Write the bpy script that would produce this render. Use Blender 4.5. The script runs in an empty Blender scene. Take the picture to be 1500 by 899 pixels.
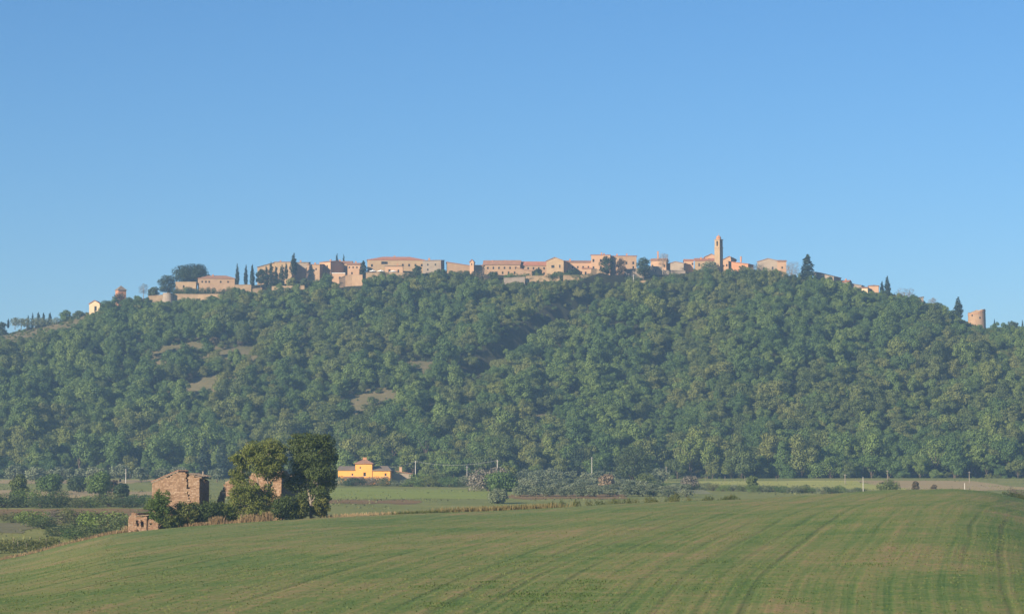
import bpy, math, random
import numpy as np
from mathutils import Vector

# ------------------------------------------------------------------ camera
S = bpy.context.scene
COL = S.collection
F = 1500 * 85 / 36.0
HORIZ = 720.0
PITCH = math.atan((HORIZ - 449.5) / F)
cam = bpy.data.cameras.new('camera'); cam.lens = 85; cam.sensor_width = 36
cam.clip_start = 0.5; cam.clip_end = 30000
cam_o = bpy.data.objects.new('camera', cam); COL.objects.link(cam_o)
cam_o.location = (0, 0, 0); cam_o.rotation_euler = (math.pi / 2 + PITCH, 0, 0)
S.camera = cam_o

# ------------------------------------------------------------------ sky, sun, exposure
SUN_EL = math.radians(21); SUN_AZ = math.radians(-136)      # azimuth measured from +Y towards +X
sd = Vector((math.sin(SUN_AZ) * math.cos(SUN_EL), math.cos(SUN_AZ) * math.cos(SUN_EL), math.sin(SUN_EL)))
W = bpy.data.worlds.new('World'); S.world = W; W.use_nodes = True
wn = W.node_tree.nodes; wl = W.node_tree.links
sky = wn.new('ShaderNodeTexSky'); sky.sky_type = 'NISHITA'; sky.sun_disc = False
sky.sun_elevation = SUN_EL; sky.sun_rotation = SUN_AZ % (2 * math.pi)
sky.altitude = 0; sky.air_density = 1.0; sky.dust_density = 0.0; sky.ozone_density = 6.0
hsv = wn.new('ShaderNodeHueSaturation'); hsv.inputs['Saturation'].default_value = 1.1; hsv.inputs['Hue'].default_value = 0.501
wl.new(sky.outputs[0], hsv.inputs['Color']); wl.new(hsv.outputs[0], wn['Background'].inputs[0]); wn['Background'].inputs[1].default_value = 0.066
sun = bpy.data.lights.new('sun', 'SUN'); sun.energy = 5.0; sun.angle = math.radians(0.5); sun.color = (1.0, 0.855, 0.66)
sun_o = bpy.data.objects.new('sun', sun); COL.objects.link(sun_o)
sun_o.rotation_euler = (-sd).to_track_quat('-Z', 'Y').to_euler(); sun_o.location = (-200, -100, 150)
S.view_settings.view_transform = 'Standard'; S.view_settings.look = 'None'
S.view_settings.exposure = 0.95; S.view_settings.gamma = 1.0; S.view_settings.use_curve_mapping = False
S.cycles.use_denoising = True
S.cycles.max_bounces = 6; S.cycles.diffuse_bounces = 3; S.cycles.volume_bounces = 1
HAZE = 0.00020

# ------------------------------------------------------------------ helpers
rng = np.random.default_rng(7)
random.seed(7)
CP, SP = math.cos(PITCH), math.sin(PITCH)
def at(px, py, Y):
    """a point of the place at ground distance Y"""
    x = (px - 750) / F; y = -(py - 449.5) / F
    k = Y / (CP - y * SP)
    return Vector((x * k, Y, (SP + y * CP) * k))
def mpp(Y): return Y / F
def proj(x, y, z):
    f = y * CP + z * SP; u = -y * SP + z * CP
    return 750 + F * x / f, 449.5 - F * u / f

def tag(o, label=None, cat=None, group=None, kind=None):
    if label: o['label'] = label
    if cat: o['category'] = cat
    if group: o['group'] = group
    if kind: o['kind'] = kind
    return o
def link(name, data, parent=None, loc=None, mat=None):
    o = bpy.data.objects.new(name, data); COL.objects.link(o)
    if parent is not None: o.parent = parent
    if loc is not None: o.location = loc
    if mat is not None: data.materials.append(mat)
    return o
def empty(name, loc, rz=0, label=None, cat=None, group=None):
    o = bpy.data.objects.new(name, None); COL.objects.link(o)
    o.location = loc; o.rotation_euler = (0, 0, rz); o.empty_display_size = 0.3
    return tag(o, label, cat, group)
def np_mesh(name, v, f, smooth=False):
    """v (n,3) array, f (m,k) array of equal-size faces"""
    v = np.asarray(v, np.float32); f = np.asarray(f, np.int32)
    me = bpy.data.meshes.new(name)
    me.vertices.add(len(v)); me.vertices.foreach_set('co', v.ravel())
    me.loops.add(f.size); me.loops.foreach_set('vertex_index', f.ravel())
    me.polygons.add(len(f))
    me.polygons.foreach_set('loop_start', np.arange(len(f), dtype=np.int32) * f.shape[1])
    me.update(calc_edges=True)
    if smooth: me.polygons.foreach_set('use_smooth', np.ones(len(f), bool))
    return me
class MB:
    def __init__(s): s.v = []; s.f = []
    def face(s, pts):
        n = len(s.v); s.v += [tuple(p) for p in pts]; s.f.append(tuple(range(n, n + len(pts))))
    def hexa(s, p):           # p: 4 bottom ccw, 4 top ccw
        n = len(s.v); s.v += [tuple(q) for q in p]
        for q in ((3, 2, 1, 0), (4, 5, 6, 7), (0, 1, 5, 4), (1, 2, 6, 5), (2, 3, 7, 6), (3, 0, 4, 7)):
            s.f.append(tuple(n + i for i in q))
    def box(s, x0, x1, y0, y1, z0, z1):
        s.hexa([(x0, y0, z0), (x1, y0, z0), (x1, y1, z0), (x0, y1, z0), (x0, y0, z1), (x1, y0, z1), (x1, y1, z1), (x0, y1, z1)])
    def tube(s, pts, rad, n=7, cap=True):
        pts = [Vector(p) for p in pts]; base = len(s.v)
        for i, p in enumerate(pts):
            d = (pts[min(i + 1, len(pts) - 1)] - pts[max(i - 1, 0)]).normalized()
            a = d.orthogonal().normalized(); b = d.cross(a)
            if i and a.dot(pa) < 0: pass
            pa = a
            for k in range(n):
                t = 2 * math.pi * k / n
                s.v.append(tuple(p + (a * math.cos(t) + b * math.sin(t)) * rad[i]))
        for i in range(len(pts) - 1):
            for k in range(n):
                s.f.append((base + i * n + k, base + i * n + (k + 1) % n, base + (i + 1) * n + (k + 1) % n, base + (i + 1) * n + k))
        if cap: s.f.append(tuple(base + (len(pts) - 1) * n + k for k in range(n)))
    def mesh(s, name, smooth=False):
        me = bpy.data.meshes.new(name); me.from_pydata(s.v, [], s.f); me.update()
        if smooth: me.polygons.foreach_set('use_smooth', [True] * len(me.polygons))
        return me
    def build(s, name, mat, parent=None, loc=None, smooth=False): return link(name, s.mesh(name, smooth), parent, loc, mat)

# smooth value noise on arrays
_perm = np.random.default_rng(3).random((64, 64))
def vnoise(x, y):
    x = np.asarray(x, float); y = np.asarray(y, float)
    xi = np.floor(x).astype(int); yi = np.floor(y).astype(int); fx = x - xi; fy = y - yi
    fx = fx * fx * (3 - 2 * fx); fy = fy * fy * (3 - 2 * fy)
    g = lambda a, b: _perm[a % 64, b % 64]
    return (g(xi, yi) * (1 - fx) * (1 - fy) + g(xi + 1, yi) * fx * (1 - fy) + g(xi, yi + 1) * (1 - fx) * fy + g(xi + 1, yi + 1) * fx * fy) * 2 - 1

# ------------------------------------------------------------------ materials
def new_mat(name):
    m = bpy.data.materials.new(name); m.use_nodes = True
    nt = m.node_tree; b = nt.nodes['Principled BSDF']
    b.inputs['Specular IOR Level'].default_value = 0.25
    return m, nt.nodes, nt.links, b
def ramp(N, stops, interp='LINEAR'):
    r = N.new('ShaderNodeValToRGB'); r.color_ramp.interpolation = interp
    e = r.color_ramp.elements
    while len(e) < len(stops): e.new(0.5)
    for i, (p, c) in enumerate(stops):
        e[i].position = p; e[i].color = (c[0], c[1], c[2], 1)
    return r
def math_node(N, op, a=None, b=None):
    n = N.new('ShaderNodeMath'); n.operation = op
    if a is not None and not hasattr(a, 'links'): n.inputs[0].default_value = a
    if b is not None and not hasattr(b, 'links'): n.inputs[1].default_value = b
    return n
def noise(N, L, scale, detail=4, rough=0.55, vec=None, dist=0):
    n = N.new('ShaderNodeTexNoise'); n.inputs['Scale'].default_value = scale; n.inputs['Detail'].default_value = detail
    n.inputs['Roughness'].default_value = rough; n.inputs['Distortion'].default_value = dist
    if vec is not None: L.new(vec, n.inputs['Vector'])
    return n
def mixc(N, L, fac, a, b, mode='MIX'):
    m = N.new('ShaderNodeMix'); m.data_type = 'RGBA'; m.blend_type = mode
    for s, v in ((m.inputs[0], fac), (m.inputs[6], a), (m.inputs[7], b)):
        if hasattr(v, 'is_linked') or hasattr(v, 'links'): L.new(v, s)
        elif isinstance(v, (int, float)): s.default_value = v
        else: s.default_value = (v[0], v[1], v[2], 1)
    return m
def foliage(name, stops, transl=0.22, nscale=0.5):
    """leaf colours vary from plant to plant and from leaf clump to leaf clump"""
    m, N, L, b = new_mat(name)
    oi = N.new('ShaderNodeObjectInfo'); geo = N.new('ShaderNodeNewGeometry')
    r = ramp(N, stops); 
    n = noise(N, L, nscale, 2, 0.5, geo.outputs['Position'])
    isl = geo.outputs['Random Per Island']
    a = math_node(N, 'MULTIPLY_ADD'); L.new(n.outputs['Fac'], a.inputs[0]); a.inputs[1].default_value = 0.4; a.inputs[2].default_value = -0.2
    c = math_node(N, 'ADD'); L.new(oi.outputs['Random'], c.inputs[0]); L.new(a.outputs[0], c.inputs[1])
    d = math_node(N, 'MULTIPLY_ADD'); L.new(isl, d.inputs[0]); d.inputs[1].default_value = 0.14; L.new(c.outputs[0], d.inputs[2])
    e = math_node(N, 'SUBTRACT', None, 0.07); L.new(d.outputs[0], e.inputs[0])
    L.new(e.outputs[0], r.inputs[0])
    L.new(r.outputs[0], b.inputs['Base Color']); b.inputs['Roughness'].default_value = 0.65
    tr = N.new('ShaderNodeBsdfTranslucent'); L.new(r.outputs[0], tr.inputs['Color'])
    mx = N.new('ShaderNodeMixShader'); mx.inputs[0].default_value = transl
    L.new(b.outputs[0], mx.inputs[1]); L.new(tr.outputs[0], mx.inputs[2])
    L.new(mx.outputs[0], N['Material Output'].inputs['Surface'])
    return m
def stone(name, stops, scale=1.2, island=0.0, bump=0.3, fine=9.0):
    m, N, L, b = new_mat(name)
    tc = N.new('ShaderNodeTexCoord'); geo = N.new('ShaderNodeNewGeometry')
    n1 = noise(N, L, scale, 6, 0.65, tc.outputs['Object']); n2 = noise(N, L, fine, 3, 0.6, tc.outputs['Object'])
    a = mixc(N, L, 0.45, n1.outputs['Fac'], n2.outputs['Fac'])
    v = a.outputs[2]
    if island:
        q = mixc(N, L, island, v, geo.outputs['Random Per Island']); v = q.outputs[2]
    r = ramp(N, stops); L.new(v, r.inputs[0]); L.new(r.outputs[0], b.inputs['Base Color'])
    b.inputs['Roughness'].default_value = 0.9
    bp = N.new('ShaderNodeBump'); bp.inputs['Strength'].default_value = bump; bp.inputs['Distance'].default_value = 0.05
    L.new(n2.outputs['Fac'], bp.inputs['Height']); L.new(bp.outputs[0], b.inputs['Normal'])
    return m
def tile_mat(name, c0, c1, c2):
    """clay roof tiles: rows run down the slope, weathered in patches"""
    m, N, L, b = new_mat(name)
    tc = N.new('ShaderNodeTexCoord')
    n1 = noise(N, L, 0.5, 5, 0.7, tc.outputs['Object']); n2 = noise(N, L, 6, 2, 0.6, tc.outputs['Object'])
    a = mixc(N, L, 0.4, n1.outputs['Fac'], n2.outputs['Fac'])
    r = ramp(N, [(0.3, c0), (0.5, c1), (0.68, c2)]); L.new(a.outputs[2], r.inputs[0]); L.new(r.outputs[0], b.inputs['Base Color'])
    b.inputs['Roughness'].default_value = 0.9
    w = N.new('ShaderNodeTexWave'); w.inputs['Scale'].default_value = 1.2; w.inputs['Distortion'].default_value = 0.4
    L.new(tc.outputs['Object'], w.inputs['Vector'])
    bp = N.new('ShaderNodeBump'); bp.inputs['Strength'].default_value = 0.4; bp.inputs['Distance'].default_value = 0.08
    L.new(w.outputs['Fac'], bp.inputs['Height']); L.new(bp.outputs[0], b.inputs['Normal'])
    return m
def plain(name, c, rough=0.7, var=0.25, scale=2.0):
    m, N, L, b = new_mat(name)
    tc = N.new('ShaderNodeTexCoord'); n1 = noise(N, L, scale, 4, 0.6, tc.outputs['Object'])
    r = ramp(N, [(0.25, [q * (1 - var) for q in c]), (0.75, [min(1, q * (1 + var)) for q in c])])
    L.new(n1.outputs['Fac'], r.inputs[0]); L.new(r.outputs[0], b.inputs['Base Color']); b.inputs['Roughness'].default_value = rough
    return m
def soil(name, stops, scale=0.05, fine=1.2, stretch=None, bump=0.4):
    m, N, L, b = new_mat(name)
    tc = N.new('ShaderNodeTexCoord'); v = tc.outputs['Object']
    if stretch:
        mp = N.new('ShaderNodeMapping'); mp.inputs['Rotation'].default_value = (0, 0, stretch[0]); mp.inputs['Scale'].default_value = (stretch[1], stretch[2], 1)
        L.new(v, mp.inputs[0]); v = mp.outputs[0]
    n1 = noise(N, L, scale, 6, 0.65, v); n2 = noise(N, L, fine, 4, 0.65, tc.outputs['Object'])
    a = mixc(N, L, 0.4, n1.outputs['Fac'], n2.outputs['Fac'])
    r = ramp(N, stops); L.new(a.outputs[2], r.inputs[0]); L.new(r.outputs[0], b.inputs['Base Color']); b.inputs['Roughness'].default_value = 0.95
    b.inputs['Specular IOR Level'].default_value = 0.1
    bp = N.new('ShaderNodeBump'); bp.inputs['Strength'].default_value = bump; bp.inputs['Distance'].default_value = 0.2
    L.new(n2.outputs['Fac'], bp.inputs['Height']); L.new(bp.outputs[0], b.inputs['Normal'])
    return m

M = {}
M['wood_dark'] = foliage('leaves_dark', [(0, (0.064, 0.114, 0.031)), (0.5, (0.100, 0.158, 0.040)), (1, (0.153, 0.209, 0.049))])
M['wood_olive'] = foliage('leaves_olive', [(0, (0.077, 0.108, 0.029)), (0.5, (0.118, 0.148, 0.041)), (0.85, (0.167, 0.182, 0.049)), (1, (0.173, 0.187, 0.051))])
M['wood_light'] = foliage('leaves_light', [(0, (0.083, 0.134, 0.033)), (0.5, (0.126, 0.181, 0.042)), (1, (0.190, 0.213, 0.048))])
M['cypress'] = foliage('leaves_cypress', [(0, (.012, .026, .013)), (1, (.026, .045, .02))], 0.08)
M['holm'] = foliage('leaves_holm_oak', [(0, (0.024, 0.045, 0.017)), (1, (0.057, 0.081, 0.029))], 0.1)
M['olive'] = foliage('leaves_olive_tree', [(0, (0.099, 0.124, 0.065)), (0.5, (0.143, 0.171, 0.093)), (1, (0.197, 0.219, 0.123))], 0.12)
M['hedge'] = foliage('leaves_hedge', [(0, (0.041, 0.068, 0.025)), (0.6, (0.089, 0.120, 0.040)), (1, (0.137, 0.137, 0.052))])
M['bare'] = foliage('twigs_tan', [(0, (.16, .115, .07)), (1, (.27, .20, .125))], 0.1)
M['bare_grey'] = foliage('twigs_grey', [(0, (.11, .10, .075)), (1, (.18, .16, .12))], 0.1)
M['russet'] = foliage('leaves_russet', [(0, (0.076, 0.055, 0.029)), (1, (0.122, 0.095, 0.047))], 0.2)
M['yellow'] = foliage('leaves_yellow', [(0, (.20, .17, .03)), (1, (.30, .24, .045))], 0.25)
M['ruin_tree'] = foliage('leaves_ruin_tree', [(0, (0.066, 0.111, 0.022)), (0.5, (0.110, 0.158, 0.033)), (1, (0.177, 0.189, 0.042))], 0.3, 0.8)
M['ruin_tree2'] = foliage('leaves_ruin_tree_dark', [(0, (0.053, 0.082, 0.022)), (0.55, (0.094, 0.123, 0.030)), (1, (0.189, 0.185, 0.043))], 0.25, 0.8)
M['vine'] = foliage('leaves_vine', [(0, (.06, .085, .018)), (1, (.13, .13, .03))], 0.3)
M['dry'] = foliage('dry_stalks', [(0, (.20, .13, .065)), (1, (.36, .26, .14))], 0.15)
M['reed'] = foliage('reeds', [(0, (.17, .135, .05)), (1, (.30, .23, .09))], 0.15)
M['bark'] = plain('bark', (.10, .075, .052), .95, .4, 3)
M['pale_bark'] = plain('pale_bark', (.24, .20, .155), .95, .3, 3)
M['stone_town'] = stone('town_stone', [(0.28, (0.226, 0.151, 0.085)), (0.5, (0.349, 0.244, 0.140)), (0.72, (0.452, 0.328, 0.190))], .35)
M['stone_pink'] = stone('pinkish_masonry', [(0.28, (0.235, 0.145, 0.083)), (0.5, (0.348, 0.229, 0.137)), (0.72, (0.433, 0.300, 0.182))], .35)
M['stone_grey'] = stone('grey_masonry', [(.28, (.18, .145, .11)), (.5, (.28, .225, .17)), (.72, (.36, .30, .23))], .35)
M['plaster_cream'] = stone('cream_plaster', [(.28, (.48, .36, .21)), (.5, (.60, .46, .28)), (.72, (.66, .52, .34))], .3, 0, .1)
M['plaster_orange'] = stone('orange_plaster', [(0.28, (0.371, 0.228, 0.130)), (0.5, (0.464, 0.290, 0.173)), (0.72, (0.515, 0.334, 0.206))], .3, 0, .1)
M['plaster_yellow'] = stone('yellow_ochre_plaster', [(0.28, (0.663, 0.291, 0.060)), (0.5, (0.770, 0.351, 0.079)), (0.72, (0.813, 0.385, 0.101))], .3, 0, .1)
M['brick'] = stone('town_brick', [(.28, (.34, .15, .075)), (.5, (.43, .21, .11)), (.72, (.50, .27, .15))], .5)
M['ruin_stone'] = stone('ruin_stones', [(0.15, (0.144, 0.086, 0.054)), (0.42, (0.254, 0.159, 0.097)), (0.62, (0.337, 0.227, 0.148)), (0.88, (0.468, 0.367, 0.275))], .6, .34, .5)
M['ruin_brick'] = stone('ruin_bricks', [(0.15, (0.166, 0.089, 0.056)), (0.45, (0.275, 0.161, 0.099)), (0.7, (0.349, 0.226, 0.145)), (0.9, (0.373, 0.356, 0.290))], .6, .55, .5)
M['mortar'] = stone('mortar', [(0.3, (0.200, 0.144, 0.094)), (0.7, (0.338, 0.250, 0.175))], 1.0)
M['tiles'] = tile_mat('roof_tiles', (.20, .115, .075), (.31, .165, .10), (.40, .235, .155))
M['tiles_red'] = tile_mat('roof_tiles_red', (.27, .115, .07), (.40, .17, .10), (.48, .235, .15))
M['tiles_grey'] = tile_mat('roof_tiles_lichen', (.13, .105, .08), (.20, .155, .115), (.28, .21, .15))
M['glass'] = plain('dark_window', (.02, .02, .022), .25, .2)
M['shutter'] = plain('brown_shutter', (.10, .06, .035), .7)
M['white_cloth'] = plain('white_canvas', (.78, .76, .72), .8, .05)
M['concrete'] = plain('pale_concrete', (.52, .49, .44), .9, .15)
M['pole_wood'] = plain('grey_pole_wood', (.24, .20, .155), .9, .25)
M['wire'] = plain('wire', (.30, .30, .30), .5, .1)
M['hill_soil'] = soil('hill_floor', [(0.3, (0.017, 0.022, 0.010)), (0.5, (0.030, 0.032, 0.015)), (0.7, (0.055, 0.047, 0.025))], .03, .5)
M['clearing'] = soil('dry_clearing', [(.3, (.075, .085, .034)), (.5, (.145, .125, .062)), (.7, (.21, .165, .09))], .08, .7)
M['earth'] = soil('terraced_earth', [(.3, (.07, .080, .032)), (.5, (.135, .115, .06)), (.68, (.23, .165, .10))], .1, .8)
M['valley'] = soil('valley_grass', [(0.3, (0.106, 0.132, 0.034)), (0.5, (0.177, 0.190, 0.053)), (0.7, (0.269, 0.242, 0.079))], .025, .8)
M['plough'] = soil('ploughed_soil', [(0.3, (0.125, 0.079, 0.034)), (0.5, (0.194, 0.125, 0.053)), (0.7, (0.263, 0.185, 0.071))], .06, .9, (0, .3, 2))
M['stubble'] = soil('stubble', [(.3, (.24, .185, .085)), (.5, (.33, .25, .125)), (.7, (.40, .31, .17))], .05, .9, (0, .3, 2))
M['rough_field'] = soil('rough_field', [(.3, (.10, .10, .05)), (.5, (.15, .14, .07)), (.7, (.20, .175, .09))], .05, .9)
M['grove'] = soil('grove_floor', [(0.3, (0.143, 0.160, 0.083)), (0.5, (0.204, 0.209, 0.110)), (0.7, (0.264, 0.248, 0.138))], .06, .8)
M['meadow'] = soil('meadow', [(0.3, (0.142, 0.190, 0.038)), (0.5, (0.205, 0.242, 0.053)), (0.7, (0.283, 0.285, 0.079))], .04, .9, (0, .3, 2))
M['pale_meadow'] = soil('pale_meadow', [(0.3, (0.212, 0.242, 0.058)), (0.5, (0.312, 0.315, 0.084)), (0.7, (0.411, 0.373, 0.116))], .04, .9, (0, .3, 2))

def field_material():
    """sown field: thin green blades over reddish soil, drill passes and wheel tracks running with the rows"""
    m, N, L, b = new_mat('sown_field')
    tc = N.new('ShaderNodeTexCoord'); P = tc.outputs['Object']
    # the rows fan out gently up the slope: row number = (x + 60) * exp(-(y - 150) / 455)
    sp = N.new('ShaderNodeSeparateXYZ'); L.new(P, sp.inputs[0])
    ey = N.new('ShaderNodeMath'); ey.operation = 'MULTIPLY_ADD'; L.new(sp.outputs[1], ey.inputs[0]); ey.inputs[1].default_value = -.0022; ey.inputs[2].default_value = .33
    ex = math_node(N, 'EXPONENT'); L.new(ey.outputs[0], ex.inputs[0]); xa = math_node(N, 'ADD', None, 60.0); L.new(sp.outputs[0], xa.inputs[0])
    rw = math_node(N, 'MULTIPLY'); L.new(xa.outputs[0], rw.inputs[0]); L.new(ex.outputs[0], rw.inputs[1])
    mp = N.new('ShaderNodeCombineXYZ'); L.new(rw.outputs[0], mp.inputs[0]); L.new(sp.outputs[1], mp.inputs[1])
    wob = noise(N, L, .012, 2, .5, P)
    wv = N.new('ShaderNodeVectorMath'); wv.operation = 'MULTIPLY_ADD'
    L.new(wob.outputs['Color'], wv.inputs[0]); wv.inputs[1].default_value = (2.5, 0, 0); L.new(mp.outputs[0], wv.inputs[2])
    R = wv.outputs[0]
    def stretched(sx, sy, detail=4, rough=.6):
        q = N.new('ShaderNodeMapping'); q.inputs['Scale'].default_value = (sx, sy, 1); L.new(R, q.inputs[0])
        return noise(N, L, 1.0, detail, rough, q.outputs[0])
    big = noise(N, L, .02, 4, .6, P); mid = noise(N, L, .11, 5, .65, P); fine = noise(N, L, .9, 5, .7, P); dots = noise(N, L, 3.2, 3, .7, P)
    st = stretched(.75, .008, 3); st2 = stretched(2.0, .016, 3)
    def wsum(pairs, bias):
        prev = None
        for s, w in pairs:
            k = N.new('ShaderNodeMath'); k.operation = 'MULTIPLY_ADD'; L.new(s, k.inputs[0]); k.inputs[1].default_value = w
            if prev is None: k.inputs[2].default_value = bias
            else: L.new(prev, k.inputs[2])
            prev = k.outputs[0]
        return prev
    v = wsum([(big.outputs['Fac'], .55), (mid.outputs['Fac'], .6), (fine.outputs['Fac'], .5), (st.outputs['Fac'], .45), (st2.outputs['Fac'], .45), (dots.outputs['Fac'], .7)], -1.11)
    r = ramp(N, [(.20, (.054, .108, .025)), (.40, (.100, .156, .038)), (.53, (.160, .180, .056)), (.68, (.235, .190, .080)), (.84, (.305, .190, .112))])
    L.new(v, r.inputs[0])
    # shallow furrows left by the drill every two metres, unequal from row to row
    sy = N.new('ShaderNodeSeparateXYZ'); L.new(R, sy.inputs[0])
    fr = math_node(N, 'DIVIDE', None, 2.1); L.new(sy.outputs[0], fr.inputs[0]); fl = math_node(N, 'FLOOR'); L.new(fr.outputs[0], fl.inputs[0])
    wn_ = N.new('ShaderNodeTexWhiteNoise'); wn_.noise_dimensions = '1D'; L.new(fl.outputs[0], wn_.inputs['W'])
    fc = math_node(N, 'FRACT'); L.new(fr.outputs[0], fc.inputs[0]); pp = math_node(N, 'SUBTRACT', None, .5); L.new(fc.outputs[0], pp.inputs[0]); ab = math_node(N, 'ABSOLUTE'); L.new(pp.outputs[0], ab.inputs[0])
    pl = N.new('ShaderNodeMapRange'); pl.interpolation_type = 'SMOOTHSTEP'; pl.inputs[1].default_value = .03; pl.inputs[2].default_value = .16; pl.inputs[3].default_value = 1; pl.inputs[4].default_value = 0; L.new(ab.outputs[0], pl.inputs[0])
    sq = math_node(N, 'POWER', None, .9); L.new(wn_.outputs['Value'], sq.inputs[0]); fur = math_node(N, 'MULTIPLY'); L.new(pl.outputs[0], fur.inputs[0]); L.new(sq.outputs[0], fur.inputs[1])
    brk2 = N.new('ShaderNodeMapRange'); brk2.inputs[1].default_value = .30; brk2.inputs[2].default_value = .55; L.new(noise(N, L, .03, 3, .6, P).outputs['Fac'], brk2.inputs[0])
    fur2 = math_node(N, 'MULTIPLY'); L.new(fur.outputs[0], fur2.inputs[0]); L.new(brk2.outputs[0], fur2.inputs[1]); FUR = fur2.outputs[0]
    # paired wheel tracks every 13 m
    sx = N.new('ShaderNodeSeparateXYZ'); L.new(R, sx.inputs[0])
    def track(off):
        a = math_node(N, 'ADD', None, off); L.new(sx.outputs[0], a.inputs[0])
        p = math_node(N, 'PINGPONG', None, 6.5); L.new(a.outputs[0], p.inputs[0])
        q = N.new('ShaderNodeMapRange'); q.inputs[1].default_value = .10; q.inputs[2].default_value = .32; q.inputs[3].default_value = 1; q.inputs[4].default_value = 0
        L.new(p.outputs[0], q.inputs[0]); return q.outputs[0]
    mx = N.new('ShaderNodeMath'); mx.operation = 'MAXIMUM'; L.new(track(0), mx.inputs[0]); L.new(track(2.2), mx.inputs[1])
    brk = N.new('ShaderNodeMapRange'); brk.inputs[1].default_value = .35; brk.inputs[2].default_value = .65; L.new(stretched(.05, .006, 1).outputs['Fac'], brk.inputs[0])
    tf = N.new('ShaderNodeMath'); tf.operation = 'MULTIPLY'; L.new(mx.outputs[0], tf.inputs[0]); L.new(brk.outputs[0], tf.inputs[1])
    tf2 = math_node(N, 'MULTIPLY', None, .15); L.new(tf.outputs[0], tf2.inputs[0])
    fm = math_node(N, 'MULTIPLY', None, .45); L.new(FUR, fm.inputs[0])
    c0 = mixc(N, L, fm.outputs[0], r.outputs[0], (.062, .088, .030))
    c = mixc(N, L, tf2.outputs[0], c0.outputs[2], (.06, .088, .03))
    L.new(c.outputs[2], b.inputs['Base Color']); b.inputs['Roughness'].default_value = .9; b.inputs['Specular IOR Level'].default_value = .15
    h = wsum([(mid.outputs['Fac'], .6), (fine.outputs['Fac'], .5), (dots.outputs['Fac'], .35), (st.outputs['Fac'], .5), (st2.outputs['Fac'], .4), (tf.outputs[0], -.1), (FUR, -.5)], 0)
    bp = N.new('ShaderNodeBump'); bp.inputs['Strength'].default_value = .4; bp.inputs['Distance'].default_value = .3
    L.new(h, bp.inputs['Height']); L.new(bp.outputs[0], b.inputs['Normal'])
    return m
M['field'] = field_material()

# ------------------------------------------------------------------ terrain functions
CREST = np.array([(-600, 900), (-300, 868), (-120, 842), (0, 821), (50, 811), (100, 797), (165, 782), (250, 773), (300, 769), (400, 762), (480, 757), (600, 752), (720, 748), (800, 744),
                  (900, 737), (1000, 733), (1100, 730), (1200, 724), (1300, 716), (1400, 714.5), (1450, 719), (1500, 731), (1600, 752), (1800, 790), (2200, 840)], float)
YC = 335.0
def zray(py, Y):
    y = -(py - 449.5) / F
    return (SP + y * CP) / (CP - y * SP) * Y
def field_z(x, y):
    x = np.asarray(x, float); y = np.asarray(y, float)
    yy = np.maximum(y, 20.0)
    px = 750 + F * x / np.maximum(yy, 100.0)
    c = np.interp(px, CREST[:, 0], CREST[:, 1])
    w = np.clip((1 / np.clip(yy, 100, YC) - 1 / YC) / (1 / 100 - 1 / YC), 0, 1)
    h = w * (.6 + .4 * w)
    py = c + np.maximum(905 - c, 60) * h
    z = zray(py, np.clip(yy, 100, YC))
    d = np.maximum(y - YC, 0)
    z = z - .012 * d - .0032 * d * d
    t = np.clip((100 - y) / 100, 0, 1)
    z = z * (1 - t) + (-1.7) * t
    z = z + .10 * vnoise(x / 14 + 3, y / 30) * np.clip((y - 60) / 60, 0, 1)
    return np.maximum(z, -40)
def valley_z(x, y):
    x = np.asarray(x, float); y = np.asarray(y, float)
    z = -9.6 + (np.clip(y, 380, 1010) - 380) * .0242 + .0
    z = z - np.clip(390 - y, 0, 60) * .02
    z = z + .5 * vnoise(x / 60, y / 90) * np.clip((y - 380) / 80, 0, 1)
    return z - .000002 * np.maximum(y - 1500, 0) ** 2 * 0
YB, YR = 1025.0, 1350.0
RIDGE = np.array([(-1800, 660), (-900, 585), (-400, 530), (-200, 508), (0, 492), (60, 477), (120, 462), (180, 440), (240, 433), (300, 425), (345, 420), (430, 412), (500, 410), (540, 401), (700, 400), (760, 405),
                  (900, 405), (960, 401), (1050, 396), (1110, 399), (1190, 413), (1250, 426), (1300, 436), (1350, 447), (1400, 464), (1440, 479), (1500, 497), (1700, 532), (2100, 590), (3000, 680)], float)
RX = (RIDGE[:, 0] - 750) / F * YR; RZ = zray(RIDGE[:, 1], YR)
FOLD = [(x, y) for x, y in ((66.0, 1332.0), (46.0, 1305.0), (25.0, 1262.0), (5.0, 1222.0), (-12.0, 1190.0), (-30.0, 1166.0))]
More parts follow.
